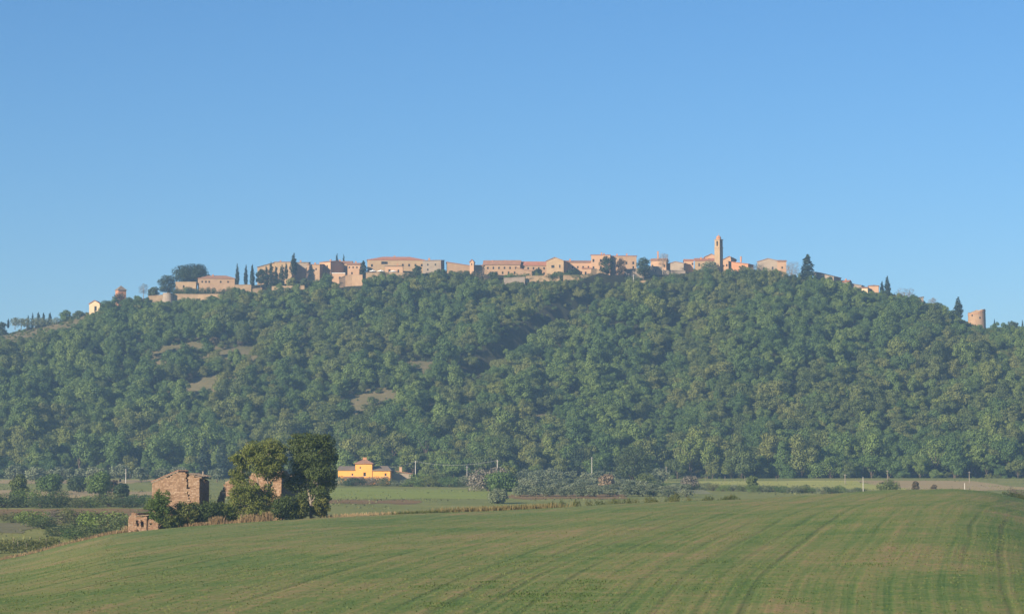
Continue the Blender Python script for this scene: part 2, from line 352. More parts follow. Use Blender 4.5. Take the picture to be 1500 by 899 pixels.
def hill_z(x, y):
    x = np.asarray(x, float); y = np.asarray(y, float)
    zr = np.interp(x, RX, RZ)
    zr = (zr + np.interp(x - 12, RX, RZ) + np.interp(x + 12, RX, RZ)) / 3
    t = np.clip((y - YB) / (YR - YB), -.2, 1)
    p = np.where(t < 0, t * .6, .80 * t + .2 * (t * t * (3 - 2 * t)))
    z = 5.2 + (zr - 5.2) * p
    b = np.sin(np.pi * np.clip(t, 0, 1))
    z = z + b * (5.0 * vnoise(x / 75 + y / 260 + 9, y / 210) + 2.2 * vnoise(x / 31, y / 50 + 5))
    # side valleys running down the slope
    gx = np.interp(y, [1020, 1120, 1200, 1290, 1350], [62, 70, 78, 96, 103])
    z = z - b * 9 * np.exp(-((x - gx) / 17) ** 2)
    # a bank that drops off along the cut
    fx_ = np.interp(y, [p[1] for p in FOLD][::-1], [p[0] for p in FOLD][::-1]); sd_ = fx_ - x          # metres to the upper side of the cut
    along = np.clip((y - 1160) / 40, 0, 1) * np.clip((1345 - y) / 30, 0, 1)
    z = z + along * np.where(sd_ > 0, 12.0 * np.exp(-sd_ / 22.0) * np.clip(sd_ / 4.0, 0, 1), -3.5 * np.exp(-(sd_ / 7.0) ** 2) * np.clip(-sd_ / 2, 0, 1))
    back = np.maximum(y - (YR + 75), 0)
    z = z - .0011 * back ** 2 * np.clip(1 - back / 900, .35, 1)
    return np.maximum(z, -30)
def ground_z(x, y):
    return float(max(field_z(x, y), valley_z(x, y), hill_z(x, y) if y > 1000 else -99))
def hit(px, py, fn=None, y0=60, y1=1500, step=2.0):
    fn = fn or ground_z
    Y = y0
    while Y < y1:
        p = at(px, py, Y)
        if fn(p.x, p.y) >= p.z:
            lo, hi = Y - step, Y
            for _ in range(12):
                m = (lo + hi) / 2; q = at(px, py, m)
                if fn(q.x, q.y) >= q.z: hi = m
                else: lo = m
            return at(px, py, hi)
        Y += step
    return at(px, py, y1)
def on(p, dz=0.0): return Vector((p.x, p.y, ground_z(p.x, p.y) + dz))
def gp(px, Y, dz=0.0):
    """the ground point at bearing px and distance Y"""
    x = (px - 750) / F * Y
    for _ in range(4):
        z = ground_z(x, Y); x = (px - 750) / F * (Y * CP + z * SP)
    return Vector((x, Y, z + dz))

def sheet(name, xs, ys, fn, mat, **k):
    X, Yg = np.meshgrid(xs, ys); Z = fn(X, Yg)
    v = np.stack([X, Yg, Z], -1).reshape(-1, 3); nx, ny = len(xs), len(ys)
    i = (np.arange(ny - 1)[:, None] * nx + np.arange(nx - 1)[None]).ravel()
    f = np.stack([i, i + 1, i + nx + 1, i + nx], 1)
    o = link(name, np_mesh(name, v, f, True), mat=mat); tag(o, kind='structure', **k); return o

xs = np.concatenate([np.linspace(-4200, -700, 12)[:-1], np.arange(-700, 701, 20), np.linspace(700, 4200, 12)[1:]])
ysv = np.concatenate([[-800, -300, 0, 150, 250, 300], np.arange(320, 1060, 10), np.linspace(1060, 5200, 14)])
sheet('ground', xs, ysv, valley_z, M['valley'], label='grassy valley floor between the field and the hill')
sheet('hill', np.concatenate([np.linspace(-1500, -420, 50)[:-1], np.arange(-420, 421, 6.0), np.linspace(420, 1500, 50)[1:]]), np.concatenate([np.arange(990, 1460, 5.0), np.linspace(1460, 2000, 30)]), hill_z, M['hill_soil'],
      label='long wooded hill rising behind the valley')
fx = np.concatenate([np.linspace(-420, -110, 30)[:-1], np.arange(-110, 111, 1.5), np.linspace(110, 420, 30)[1:]])
sheet('field', fx, np.concatenate([np.linspace(-60, 60, 20)[:-1], np.arange(60, 410, 1.5)]), field_z, M['field'], label='sown green field with faint wheel tracks in the foreground')

def patch(name, mat, label, px0, px1, Y0, Y1, dz=.06, fn=valley_z, wob=6):
    """a strip of other land lying on the ground, with an uneven outline"""
    n, m = 40, 24
    U, V = np.meshgrid(np.linspace(0, 1, n), np.linspace(0, 1, m))
    e0 = Y0 + wob * vnoise(U * 5 + Y0, U * 0 + px0); e1 = Y1 + wob * vnoise(U * 5 + Y1, U * 0 + px1)
    Yg = e0 + (e1 - e0) * V
    a = px0 + (px1 - px0) * U
    X = (a - 750) / F * (Y0 + Y1) / 2 + wob * .5 * vnoise(V * 4 + px0, V * 0 + Y0)
    Z = fn(X, Yg) + dz
    v = np.stack([X, Yg, Z], -1).reshape(-1, 3)
    i = (np.arange(m - 1)[:, None] * n + np.arange(n - 1)[None]).ravel()
    f = np.stack([i, i + 1, i + n + 1, i + n], 1)
    return tag(link(name, np_mesh(name, v, f, True), mat=M[mat]), label, kind='structure')

# ------------------------------------------------------------------ plants
def leaf_cloud(name, lobes, n, size, mat, seed, jit=.55, low=-.55, shell=.3, smooth=False):
    """leaf-sized faces spread through the lobes of a crown"""
    g = np.random.default_rng(abs(int(seed)))
    lobes = np.asarray(lobes, float)
    wgt = (lobes[:, 3] * lobes[:, 4] + lobes[:, 4] * lobes[:, 5] + lobes[:, 3] * lobes[:, 5]); wgt /= wgt.sum()
    k = g.choice(len(lobes), n, p=wgt)
    d = g.normal(size=(n, 3)); d /= np.linalg.norm(d, axis=1)[:, None]
    d[:, 2] = np.where(d[:, 2] < low, -d[:, 2], d[:, 2])
    r = 1 - shell * g.random(n) ** 1.5 * 1.6
    c = lobes[k, :3] + d * lobes[k, 3:] * r[:, None]
    nrm = d / lobes[k, 3:] * lobes[k, 3:].mean(1)[:, None] + jit * g.normal(size=(n, 3)) + np.array([0, 0, .15]); nrm /= np.linalg.norm(nrm, axis=1)[:, None]
    t = np.cross(nrm, g.normal(size=(n, 3))); t /= np.linalg.norm(t, axis=1)[:, None]
    b = np.cross(nrm, t)
    s = size * (.6 + .8 * g.random(n))[:, None]; s2 = s * (.55 + .4 * g.random(n))[:, None]
    v = np.stack([c - t * s, c - b * s2 + nrm * s * .15, c + t * s, c + b * s2 + nrm * s * .15], 1).reshape(-1, 3)
    return_mesh = np_mesh(name, v, np.arange(4 * n).reshape(n, 4))
    return_mesh.materials.append(mat)
    return return_mesh
def round_lobes(R, H, base, seed, k=9, squash=.8, e0=-.45):
    """a lumpy broadleaf crown: one body and k bulges"""
    g = np.random.default_rng(seed); hz = (H - base) / 2; c = base + hz
    L = [(0, 0, c, R * .74, R * .74, hz * .8)]
    for i in range(k):
        a = 2 * math.pi * (i / k) * 2.4 + g.random() * .9; e = e0 + (1.0 - e0) * (i + g.random()) / k
        e = min(e, 1.25); rr = R * (.34 + .2 * g.random())
        L.append((math.cos(a) * math.cos(e) * R * .66, math.sin(a) * math.cos(e) * R * .66, c + math.sin(e) * hz * .68, rr, rr, rr * squash))
    return L
def wild_lobes(R, H, base, seed, k=11):
    """an uneven woodland crown: bulges of very different size at different reach"""
    g = np.random.default_rng(seed); hz = (H - base) / 2; c = base + hz; ox, oy = g.normal(0, .14 * R, 2)
    L = [(ox, oy, c, R * .58, R * .58, hz * .72)]
    for i in range(k):
        a = g.uniform(0, 6.283); e = g.uniform(-.8, 1.2); q = g.uniform(.45, .95); rr = R * g.uniform(.2, .5)
        L.append((ox + math.cos(a) * math.cos(e) * R * q, oy + math.sin(a) * math.cos(e) * R * q, c + math.sin(e) * hz * min(q, .8), rr * g.uniform(.8, 1.2), rr * g.uniform(.8, 1.2), rr * g.uniform(.6, 1.0)))
    return L
def trunk_mesh(name, H, r, base, R, seed, limbs=4, lean=0):
    g = np.random.default_rng(seed); m = MB()
    top = Vector((lean, 0, H * .72))
    m.tube([(0, 0, -.6), (lean * .1, 0, base * .5), (lean * .4, .05 * R, base), top], [r * 1.25, r, r * .8, r * .25])
    for i in range(limbs):
        a = i * 2.4 + g.random(); s = Vector((lean * .4, 0, base * (.75 + .35 * g.random())))
        e = Vector((math.cos(a) * R * .6, math.sin(a) * R * .6, base + (H - base) * (.45 + .3 * g.random())))
        m.tube([s, s.lerp(e, .5) + Vector((0, 0, R * .08)), e], [r * .5, r * .34, r * .1], 5)
    return m.mesh(name, True)

def put_tree(name, label, cat, P, crown, trunk, bark, sc=(1, 1, 1), rz=0, group=None, crown_name='crown'):
    t = empty(name, P, rz, label, cat, group); t.scale = sc
    if trunk is not None:
        o = bpy.data.objects.new('trunk', trunk); COL.objects.link(o); o.parent = t
        if not trunk.materials: trunk.materials.append(bark)
    o = bpy.data.objects.new(crown_name, crown); COL.objects.link(o); o.parent = t
    return t

# prototypes: nine broadleaf crowns in three leaf colours, about 9 m tall and 8 m wide
KINDS = ['wood_dark', 'wood_olive', 'wood_light']
CR, TR = [], []
for i in range(12):
    R = 3.9 + .4 * (i % 3); H = 8.6 + 1.1 * (i % 4); base = 1.2 + .5 * (i % 3)
    CR.append(leaf_cloud('broadleaf_crown', wild_lobes(R, H, base, 100 + i, 10 + i % 4), 4200, .205, M[KINDS[i // 4]], 200 + i, .42, -.8))
    tm = trunk_mesh('broadleaf_trunk', H, .2, base + .6, R, 300 + i); tm.materials.append(M['bark']); TR.append(tm)
CYP = []
for i in range(4):
    lob = []
    for k in range(12):
        t = k / 11; w = .095 * (1 - t ** 2.2) ** .8 * (.72 + .28 * min(1, t * 4)) + .012
        lob.append((.012 * math.sin(k * 2.3 + i), .012 * math.cos(k * 1.7 + i), .04 + .90 * t, w, w, .075))
    CYP.append(leaf_cloud('cypress_crown', lob, 1100, .022, M['cypress'], 400 + i, .45, -2))
CYT = MB(); CYT.tube([(0, 0, -.05), (0, 0, .5)], [.018, .01], 6); CYT = CYT.mesh('cypress_trunk'); CYT.materials.append(M['bark'])

SHR = {}
def shrub_mesh(key, i):
    if (key, i) not in SHR:
        g = np.random.default_rng(600 + i)
        lob = [(0, 0, .42, .42, .42, .45)] + [(.4 * math.cos(a), .4 * math.sin(a), .14 + .6 * g.random(), .16 + .15 * g.random(), .16 + .15 * g.random(), .15 + .12 * g.random()) for a in np.linspace(0, 6.28, 12)[:-1] + g.random()]
        SHR[(key, i)] = leaf_cloud('shrub_foliage', lob, 2200, .027, M[key], 700 + i, .6, -.95)
    return SHR[(key, i)]
STEM = MB()
for a in range(5): STEM.tube([(0, 0, -.08), (.12 * math.cos(a * 1.26), .12 * math.sin(a * 1.26), .35)], [.03, .012], 5)
STEM = STEM.mesh('shrub_stems'); STEM.materials.append(M['bark'])
def shrub(name, label, P, w, h, key='hedge', cat='shrub', group=None, i=None, d=None):
    i = random.randrange(4) if i is None else i
    return put_tree(name, label, cat, P, shrub_mesh(key, i), STEM, None, (w, d or w, h), random.random() * 6.28, group, 'foliage')

# ------------------------------------------------------------------ buildings
def facade(m, A, U, w, z0, z1, holes, rev=.28):
    """a wall from A along U with real openings (u0,u1,v0,v1) and their reveals; outside is to the right of U"""
    U = Vector(U); A = Vector(A); n = Vector((-U.y, U.x, 0))         # n points inward
    us = sorted({0, w, *[h[0] for h in holes], *[h[1] for h in holes]}); vs = sorted({z0, z1, *[h[2] for h in holes], *[h[3] for h in holes]})
    P = lambda u, v, q=0: A + U * u + n * q + Vector((0, 0, v))
    for a, b in zip(us, us[1:]):
        for c, d in zip(vs, vs[1:]):
            mu, mv = (a + b) / 2, (c + d) / 2
            if any(h[0] < mu < h[1] and h[2] < mv < h[3] for h in holes): continue
            m.face([P(a, c), P(b, c), P(b, d), P(a, d)])
    for a, b, c, d in holes:
        m.face([P(a, c), P(a, c, rev), P(b, c, rev), P(b, c)]); m.face([P(a, d), P(b, d), P(b, d, rev), P(a, d, rev)])
        m.face([P(a, c), P(a, d), P(a, d, rev), P(a, c, rev)]); m.face([P(b, c), P(b, c, rev), P(b, d, rev), P(b, d)])
def slab(m, q, th):
    """a roof plane of four corners with thickness"""
    q = [Vector(p) for p in q]; n = (q[1] - q[0]).cross(q[3] - q[0]).normalized()
    if n.z < 0: n = -n
    m.hexa([p - n * th for p in q] + q)
def house(name, label, P, w, d, h, roof='gable_x', rh=1.5, yaw=0, wall='stone_town', tiles='tiles', front=(), left=(), right=(), chim=(), cat='house', group=None, down=6, ov=.4, th=.22):
    """windows: (centre along the wall 0..1, sill height, width, height)"""
    t = empty(name, P, yaw, label, cat, group); m = MB(); hw = w / 2
    def holes(L, W): return [(u * W - a / 2, u * W + a / 2, s, s + b) for (u, s, a, b) in L]
    sides = [((-hw, 0, 0), (1, 0, 0), w, holes(front, w)), ((hw, 0, 0), (0, 1, 0), d, holes(right, d)), ((hw, d, 0), (-1, 0, 0), w, []), ((-hw, d, 0), (0, -1, 0), d, holes(left, d))]
    for A, U, ww, hs in sides: facade(m, A, U, ww, -down, h, hs)
    r = MB()
    if roof == 'gable_x':
        for x in (-hw, hw): m.face([(x, 0, h), (x, d, h), (x, d / 2, h + rh)])
        for s in (0, 1):
            y = -ov if s == 0 else d + ov; k = rh * ov / (d / 2)
            slab(r, [(-hw - ov, y, h - k + .05), (hw + ov, y, h - k + .05), (hw + ov, d / 2, h + rh + .12), (-hw - ov, d / 2, h + rh + .12)], th)
    elif roof == 'gable_y':
        for y in (0, d): m.face([(-hw, y, h), (hw, y, h), (0, y, h + rh)])
        for s in (-1, 1):
            k = rh * ov / hw
            slab(r, [(s * (hw + ov), -ov, h - k + .05), (s * (hw + ov), d + ov, h - k + .05), (0, d + ov, h + rh + .12), (0, -ov, h + rh + .12)], th)
    elif roof == 'hip':
        a = min(w, d) / 2 * .95; X, Y0, Y1 = hw + ov, -ov, d + ov; k = .0
        if w >= d: r1, r2 = (-hw + a, d / 2, h + rh), (hw - a, d / 2, h + rh)
        else: r1, r2 = (0, a, h + rh), (0, d - a, h + rh)
        c = [(-X, Y0, h + .06), (X, Y0, h + .06), (X, Y1, h + .06), (-X, Y1, h + .06)]
        if w >= d: F4 = [(c[0], c[1], r2, r1), (c[1], c[2], r2), (c[2], c[3], r1, r2), (c[3], c[0], r1)]
        else: F4 = [(c[0], c[1], r1), (c[1], c[2], r2, r1), (c[2], c[3], r2), (c[3], c[0], r1, r2)]
        for f in F4: r.face(f)
        r.face([(p[0], p[1], h - .12) for p in reversed(c)])
        for i in range(4):
            p, q = c[i], c[(i + 1) % 4]; r.face([(p[0], p[1], h - .12), (q[0], q[1], h - .12), q, p])
    elif roof == 'shed_r' or roof == 'shed_l':       # slopes down to one side
        s = 1 if roof == 'shed_r' else -1
        for y in (0, d): m.face([(-s * hw, y, h), (s * hw, y, h), (-s * hw, y, h + rh)])
        m.face([(-s * hw, 0, h), (-s * hw, d, h), (-s * hw, d, h + rh), (-s * hw, 0, h + rh)])
        slab(r, [(-s * (hw + ov), -ov, h + rh + .12 + rh * ov / w), (-s * (hw + ov), d + ov, h + rh + .12 + rh * ov / w), (s * (hw + ov), d + ov, h + .12 - rh * ov / w), (s * (hw + ov), -ov, h + .12 - rh * ov / w)], th)
    elif roof == 'shed_f':                            # slopes down to the front
        for x in (-hw, hw): m.face([(x, 0, h), (x, d, h), (x, d, h + rh)])
        m.face([(-hw, d, h), (hw, d, h), (hw, d, h + rh), (-hw, d, h + rh)])
        slab(r, [(-hw - ov, -ov, h + .12 - rh * ov / d), (hw + ov, -ov, h + .12 - rh * ov / d), (hw + ov, d + ov, h + rh + .12 + rh * ov / d), (-hw - ov, d + ov, h + rh + .12 + rh * ov / d)], th)
    else:                                             # flat with a low parapet
        m.face([(-hw, 0, h), (hw, 0, h), (hw, d, h), (-hw, d, h)])
        q = .35
        for b in ((-hw, hw, 0, q), (-hw, hw, d - q, d), (-hw, -hw + q, q, d - q), (hw - q, hw, q, d - q)): r.box(b[0] - .05 * (b[0] < 0), b[1] + .05, b[2] - .05, b[3] + .05, h + .01, h + .5)
    m.build('wall', M[wall], t); ro = r.build('roof', M[tiles], t)
    def win(A, U, W, L):
        U = Vector(U); A = Vector(A); n = Vector((-U.y, U.x, 0))
        for (u, s, a, b) in L:
            q = MB(); c = A + U * (u * W) + n * .2
            q.face([c - U * (a / 2) + Vector((0, 0, s)), c + U * (a / 2) + Vector((0, 0, s)), c + U * (a / 2) + Vector((0, 0, s + b)), c - U * (a / 2) + Vector((0, 0, s + b))])
            q.build('window', M['glass'], t)
    win(sides[0][0], sides[0][1], w, front); win(sides[1][0], sides[1][1], d, right); win(sides[3][0], sides[3][1], d, left)
    for (u, v, z, hh) in chim:
        q = MB(); x, y = -hw + u * w, v * d
        q.box(x - .4, x + .4, y - .3, y + .3, z - 1.2, z + hh); q.box(x - .52, x + .52, y - .42, y + .42, z + hh, z + hh + .18)
        q.build('chimney', M['brick'], ro)
    return t
def town(name, label, px0, px1, pe, pb, Y=YR, d=9, yaw=0, **k):
    """a house of the town between two bearings, from its eaves down to its foot"""
    s = mpp(Y) * math.hypot(1, (((px0 + px1) / 2) - 750) / F)
    P = at((px0 + px1) / 2, pb, Y)
    if 'chim' not in k and k.get('roof') in ('gable_x', 'hip', 'shed_f') and (px1 - px0) > 15:
        hh = (pb - pe) * s; k['chim'] = [(.2 + .6 * random.random(), .35 + .3 * random.random(), hh + k.get('rh', 1.5) * .6, .7 + .5 * random.random()) for _ in range(1 + (px1 - px0 > 26))]
    dn = max(2.0, P.z - float(hill_z(P.x, P.y)) + 3.0)
    return house(name, label, P, (px1 - px0) * s, d, (pb - pe) * s, yaw=math.radians(yaw), down=dn, **k)
def rows(n, z, a=.9, b=1.3, u0=.12, u1=.88): return [(u0 + (u1 - u0) * i / max(1, n - 1), z, a, b) for i in range(n)]

G_T = 'houses of the hilltop town'
def T(*a, **k): return town(*a, group=G_T, **k)
T('chapel', 'cream plastered chapel with a front gable, alone on the ridge end', 130.5, 146, 444.5, 460, 1335, d=9, yaw=-4, roof='gable_y', rh=1.7, wall='plaster_cream', tiles='tiles_red', front=[(.6, 1.8, 1.3, 2.6)], left=[(.5, 2.5, .8, 1.2)], cat='chapel')
house('dovecote', 'small orange brick dovecote with a pointed roof above a russet bush', at(179, 436, 1340), 4.6, 4.6, 4.3, 'hip', 2.6, math.radians(30), 'brick', 'tiles_grey', front=[(.5, 2.2, .6, .8)], cat='dovecote', down=6)
T('long_house', 'long low plastered house with hipped roof beside the umbrella shaped tree', 290, 343.5, 407.5, 421, 1338, d=11, yaw=3, roof='hip', rh=2.0, wall='stone_pink', tiles='tiles', front=[(.12, 2.6, .9, 1.1), (.22, 2.6, .9, 1.1), (.31, 2.6, .9, 1.1), (.62, 2.6, .9, 1.1), (.82, 2.6, .9, 1.1)])
T('garden_building', 'low stone garden building under the umbrella shaped tree', 257, 287, 414, 423, 1336, d=5, roof='flat', wall='stone_town', tiles='stone_town', front=[(.4, .8, .8, 1.2)])
T('grey_roof_house', 'low house with sloping grey roof behind the dense cypress row', 377, 402, 391, 410, 1352, d=10, roof='shed_l', rh=2.6, wall='stone_town', tiles='tiles_grey')
T('stone_house', 'flat topped stone house behind the tallest cypress', 402, 428, 383.5, 408, 1346, d=10, yaw=-6, roof='shed_f', rh=.7, wall='stone_town', tiles='tiles', front=rows(3, 5.2) + [(.3, 2, .9, 1.3)])
T('shaded_house', 'grey stone house set back between two sunlit brick facades', 428, 452, 384, 410, 1354, d=9, yaw=-2, roof='shed_f', rh=.8, wall='stone_grey', tiles='tiles_grey', front=rows(2, 5.5) + rows(2, 2.5))
T('brick_house', 'tall sunlit brick house with one small low window', 449, 468.5, 387, 413, 1343, d=9, yaw=-10, roof='shed_f', rh=.8, wall='stone_pink', tiles='tiles', front=[(.25, 3.2, 1.0, 1.2), (.3, 6.6, .8, 1.1), (.72, 6.6, .8, 1.1)])
T('corner_house', 'sunlit corner house with deeply shaded end wall and brown eaves', 466, 486, 383.5, 408, 1350, d=13, yaw=-32, roof='gable_x', rh=1.0, wall='plaster_orange', tiles='tiles', front=[(.3, 6.2, .9, 1.3), (.7, 6.2, .9, 1.3)])
T('ridge_house', 'narrow stone house under the two cypress tips', 489, 515, 384.5, 410, 1362, d=9, roof='gable_x', rh=1.2, wall='stone_pink', tiles='tiles', front=rows(3, 6.4), chim=[(.3, .5, 10.5, 1.2)])
T('white_eave_house', 'sunlit house with a row of four little windows under its eaves', 509, 531, 387, 409, 1347, d=8, yaw=3, roof='gable_x', rh=1.1, wall='plaster_orange', tiles='tiles', front=rows(4, 6.2, .8, .9) + [(.3, 2.8, .9, 1.2)])
T('garden_house', 'low sunlit annex with pale flat roof above the great retaining wall', 486, 505.5, 400.5, 411, 1338, d=6, roof='flat', wall='plaster_orange', tiles='concrete', front=[(.6, .8, 1, 1.4)])
T('palace', 'long stone palace with broad orange hipped roof behind the white parasols', 538, 622, 380.5, 401, 1356, d=18, yaw=2, roof='hip', rh=2.6, wall='stone_town', tiles='tiles_red', front=[(.08, 3.9, 1, 1.5), (.62, 4.2, 1, 1.4), (.73, 4.2, 1, 1.4), (.84, 4.2, 1, 1.4), (.95, 4.2, 1, 1.4), (.3, 5.4, 3.6, 1.5)], left=[(.3, 4.2, 1, 1.4), (.7, 4.2, 1, 1.4)], chim=[(.47, .5, 10.0, .9)])
T('palace_wing', 'plain stone wing with flat eaves joined to the orange roofed palace', 619, 646, 381, 402, 1352, d=13, yaw=-7, roof='shed_f', rh=1.1, wall='stone_grey', tiles='tiles', front=[(.28, 5.0, .8, 1.1), (.7, 5.0, .8, 1.1), (.28, 2.2, .8, 1.1)])
T('terrace_house', 'low sunlit block with dark loggia facing the white parasols', 564, 590, 389.5, 401, 1345, d=6, roof='shed_f', rh=.6, wall='plaster_orange', tiles='tiles_grey', front=[(.25, .5, 1.2, 2), (.75, .5, 1, 1.8)])
T('low_house', 'low house with red roof sloping towards the little brick belfry', 655, 690, 389, 404, 1352, d=9, yaw=4, roof='shed_r', rh=2.0, wall='stone_pink', tiles='tiles_red', front=[(.2, 1.6, .9, 1.2), (.75, 1.4, .9, 1.2)])
house('belfry', 'slender stone belfry stub with red cap between low roofs', at(691, 402, 1347), 2.3, 2.6, 7.2, 'gable_y', 1.2, math.radians(-12), 'plaster_orange', 'tiles_red', front=[(.5, 5.2, .6, 1.1)], cat='belfry', group=G_T, down=6)
T('small_house', 'small stone house right beside the belfry stub', 695, 708, 388.5, 403, 1352, d=7, roof='shed_f', rh=.8, wall='stone_pink', tiles='tiles')
T('row_house', 'long two storey row house with greyish tiled roof', 708, 762, 387, 405, 1352, d=11, yaw=-3, roof='gable_x', rh=2.7, wall='stone_pink', tiles='tiles', front=rows(6, 4.2) + rows(5, 1.4, .9, 1.4, .2, .85), left=[(.5, 4.3, .9, 1.3)])
T('row_house', 'row house with redder roof and a row of dark upper windows', 761, 802, 388, 406, 1354, d=11, yaw=3, roof='gable_x', rh=2.4, wall='stone_pink', tiles='tiles_red', front=rows(5, 4.4) + rows(3, 1.4, .9, 1.4))
T('lean_to_house', 'low lean-to with sloping roof in front of the red roofed row', 756, 779, 397, 408, 1344, d=6, roof='shed_r', rh=2.0, wall='stone_pink', tiles='tiles')
T('gabled_house', 'tall gabled house with pale facade and one wide dark window', 800, 826, 381.5, 406, 1346, d=11, yaw=-14, roof='gable_y', rh=1.9, wall='stone_town', tiles='tiles', front=[(.38, 5.2, 1.8, 1.6), (.78, 5.2, .8, 1.7), (.5, 1.8, .9, 1.3)], left=[(.5, 5, .9, 1.3)])
T('arcade_house', 'terraced house with dark roof loggia between gabled house and large square palace', 826, 867, 384, 405, 1356, d=10, yaw=2, roof='shed_f', rh=1.8, wall='plaster_orange', tiles='tiles', front=rows(5, 4.7, .9, 1.2) + rows(3, 1.6, .9, 1.3, .4, .9), chim=[(.24, .5, 9.2, 1.0)])
T('cottage', 'small orange cottage with a red door at the foot of the square palace', 853, 867, 393, 406, 1345, d=5, roof='shed_f', rh=.7, wall='plaster_orange', tiles='tiles_red', front=[(.35, 1, 1.0, 2.1)])
T('square_palace', 'large square palace with brick cornice, the tallest block of the town', 866, 894, 373, 406, 1352, d=14, yaw=-2, roof='shed_f', rh=.9, wall='plaster_orange', tiles='tiles_red', front=rows(3, 8.6, 1, 1.6) + rows(3, 4.5, 1, 1.6), left=rows(3, 8.6, 1, 1.6))
T('square_palace_wing', 'wide flat eaved wing behind the two tall garden trees', 893, 932.5, 374.5, 409, 1355, d=13, yaw=-3, roof='shed_f', rh=.8, wall='stone_pink', tiles='tiles_red', front=rows(4, 8.4, 1, 1.5) + [(.88, 6.0, .9, 1.4), (.4, 4.4, .9, 1.4)])
T('chimney_house', 'small house with a tall whitish chimney behind the bare tan tree', 953, 976, 381, 404, 1358, d=8, yaw=-12, roof='gable_x', rh=1.3, wall='plaster_orange', tiles='tiles', front=rows(2, 5), chim=[(.42, .4, 10.0, 4.0)])
T('wall_house', 'beige stone house built into the garden wall', 951, 969.5, 391, 409, 1346, d=6, yaw=-4, roof='flat', wall='stone_grey', tiles='stone_grey', front=[(.5, 4.4, .7, .9)])
T('dark_house', 'shaded low house between bare tan tree and lone fir', 976, 1003, 386, 407, 1358, d=8, yaw=-30, roof='gable_y', rh=1.2, wall='stone_grey', tiles='tiles')
T('orange_house', 'little orange house right behind the lone fir', 1003, 1016, 381.5, 402, 1362, d=7, roof='gable_x', rh=1.0, wall='plaster_orange', tiles='tiles_red', front=rows(2, 5.4, .8, 1.2))
T('church_nave', 'church nave with red lower roof beside the bell tower', 1018, 1049, 381.5, 401, 1354, d=14, yaw=-4, roof='shed_f', rh=2.6, wall='stone_town', tiles='tiles_red', front=[(.2, 4.2, .8, 1.8), (.5, 4.2, .8, 1.8), (.78, 4.2, .8, 1.8)], cat='church')
T('church_hall', 'upper church hall with pale gable against the bell tower', 1033, 1051, 375.5, 401, 1366, d=10, roof='gable_y', rh=1.5, wall='plaster_orange', tiles='tiles', cat='church')
T('gabled_cottage', 'orange gabled cottage leaning on the shaded side of the bell tower', 1059, 1078, 379.5, 402, 1358, d=9, yaw=-6, roof='gable_y', rh=1.7, wall='plaster_orange', tiles='tiles', front=[(.3, 4.6, .8, 1.2), (.65, 4.6, .8, 1.2)])
T('brick_cottage', 'red brick cottage with long roof falling towards the trees', 1066, 1097, 387, 404, 1350, d=8, yaw=-28, roof='shed_r', rh=1.9, wall='brick', tiles='tiles_red', front=[(.2, 2.6, .8, 1.2)], chim=[(.5, .5, 9.2, 1.8)])
T('broad_house', 'broad greyish house with two shallow gables among ridge trees', 1109, 1142, 382.5, 406, 1356, d=10, yaw=-22, roof='gable_y', rh=1.6, wall='stone_grey', tiles='tiles', front=[(.3, 4.4, 1, 1.4), (.7, 4.4, 1, 1.4)])
T('end_house', 'narrow sunlit house end beside the tan leafless tree', 1140, 1152, 382.5, 408, 1350, d=8, roof='gable_x', rh=.9, wall='plaster_orange', tiles='tiles', front=[(.5, 5.6, .8, 1.2)])
T('shadow_house', 'long shaded house with drooping dark roof behind the broad cypress', 1191, 1223, 406, 419, 1352, d=9, yaw=-34, roof='shed_r', rh=3.4, wall='stone_grey', tiles='tiles_grey', front=[(.3, 2, .9, 1.2), (.6, 2, .9, 1.2)])
T('stepped_house', 'low house with reddish roof stepping down the ridge', 1222, 1243, 412.5, 424, 1354, d=8, yaw=-20, roof='gable_x', rh=1.0, wall='stone_grey', tiles='tiles_red')
T('stepped_house', 'lowest dark roofed house above the two cream cottages', 1240, 1262, 418, 430, 1356, d=8, yaw=-20, roof='shed_r', rh=1.6, wall='stone_grey', tiles='tiles_grey')
T('cream_cottage', 'tiny cream cottage with lean-to roof stepping down the ridge', 1259, 1271, 421.5, 431, 1346, d=6, yaw=-12, roof='gable_x', rh=.6, wall='plaster_cream', tiles='tiles', front=[(.5, 1.2, .8, 1.1)])
T('cream_cottage', 'square cream and orange cottage beside the pair of cypresses', 1272.5, 1287, 418.5, 433, 1350, d=7, yaw=-10, roof='hip', rh=.7, wall='plaster_orange', tiles='tiles', front=[(.3, 2.6, .8, 1.1)])
T('ridge_hut', 'low ridge hut with flat grey roof behind reddish bare trees', 1335, 1352.5, 436.5, 449, 1356, d=6, yaw=-10, roof='shed_l', rh=.6, wall='stone_grey', tiles='tiles_grey', front=[(.3, 1.5, .9, 1.2)])

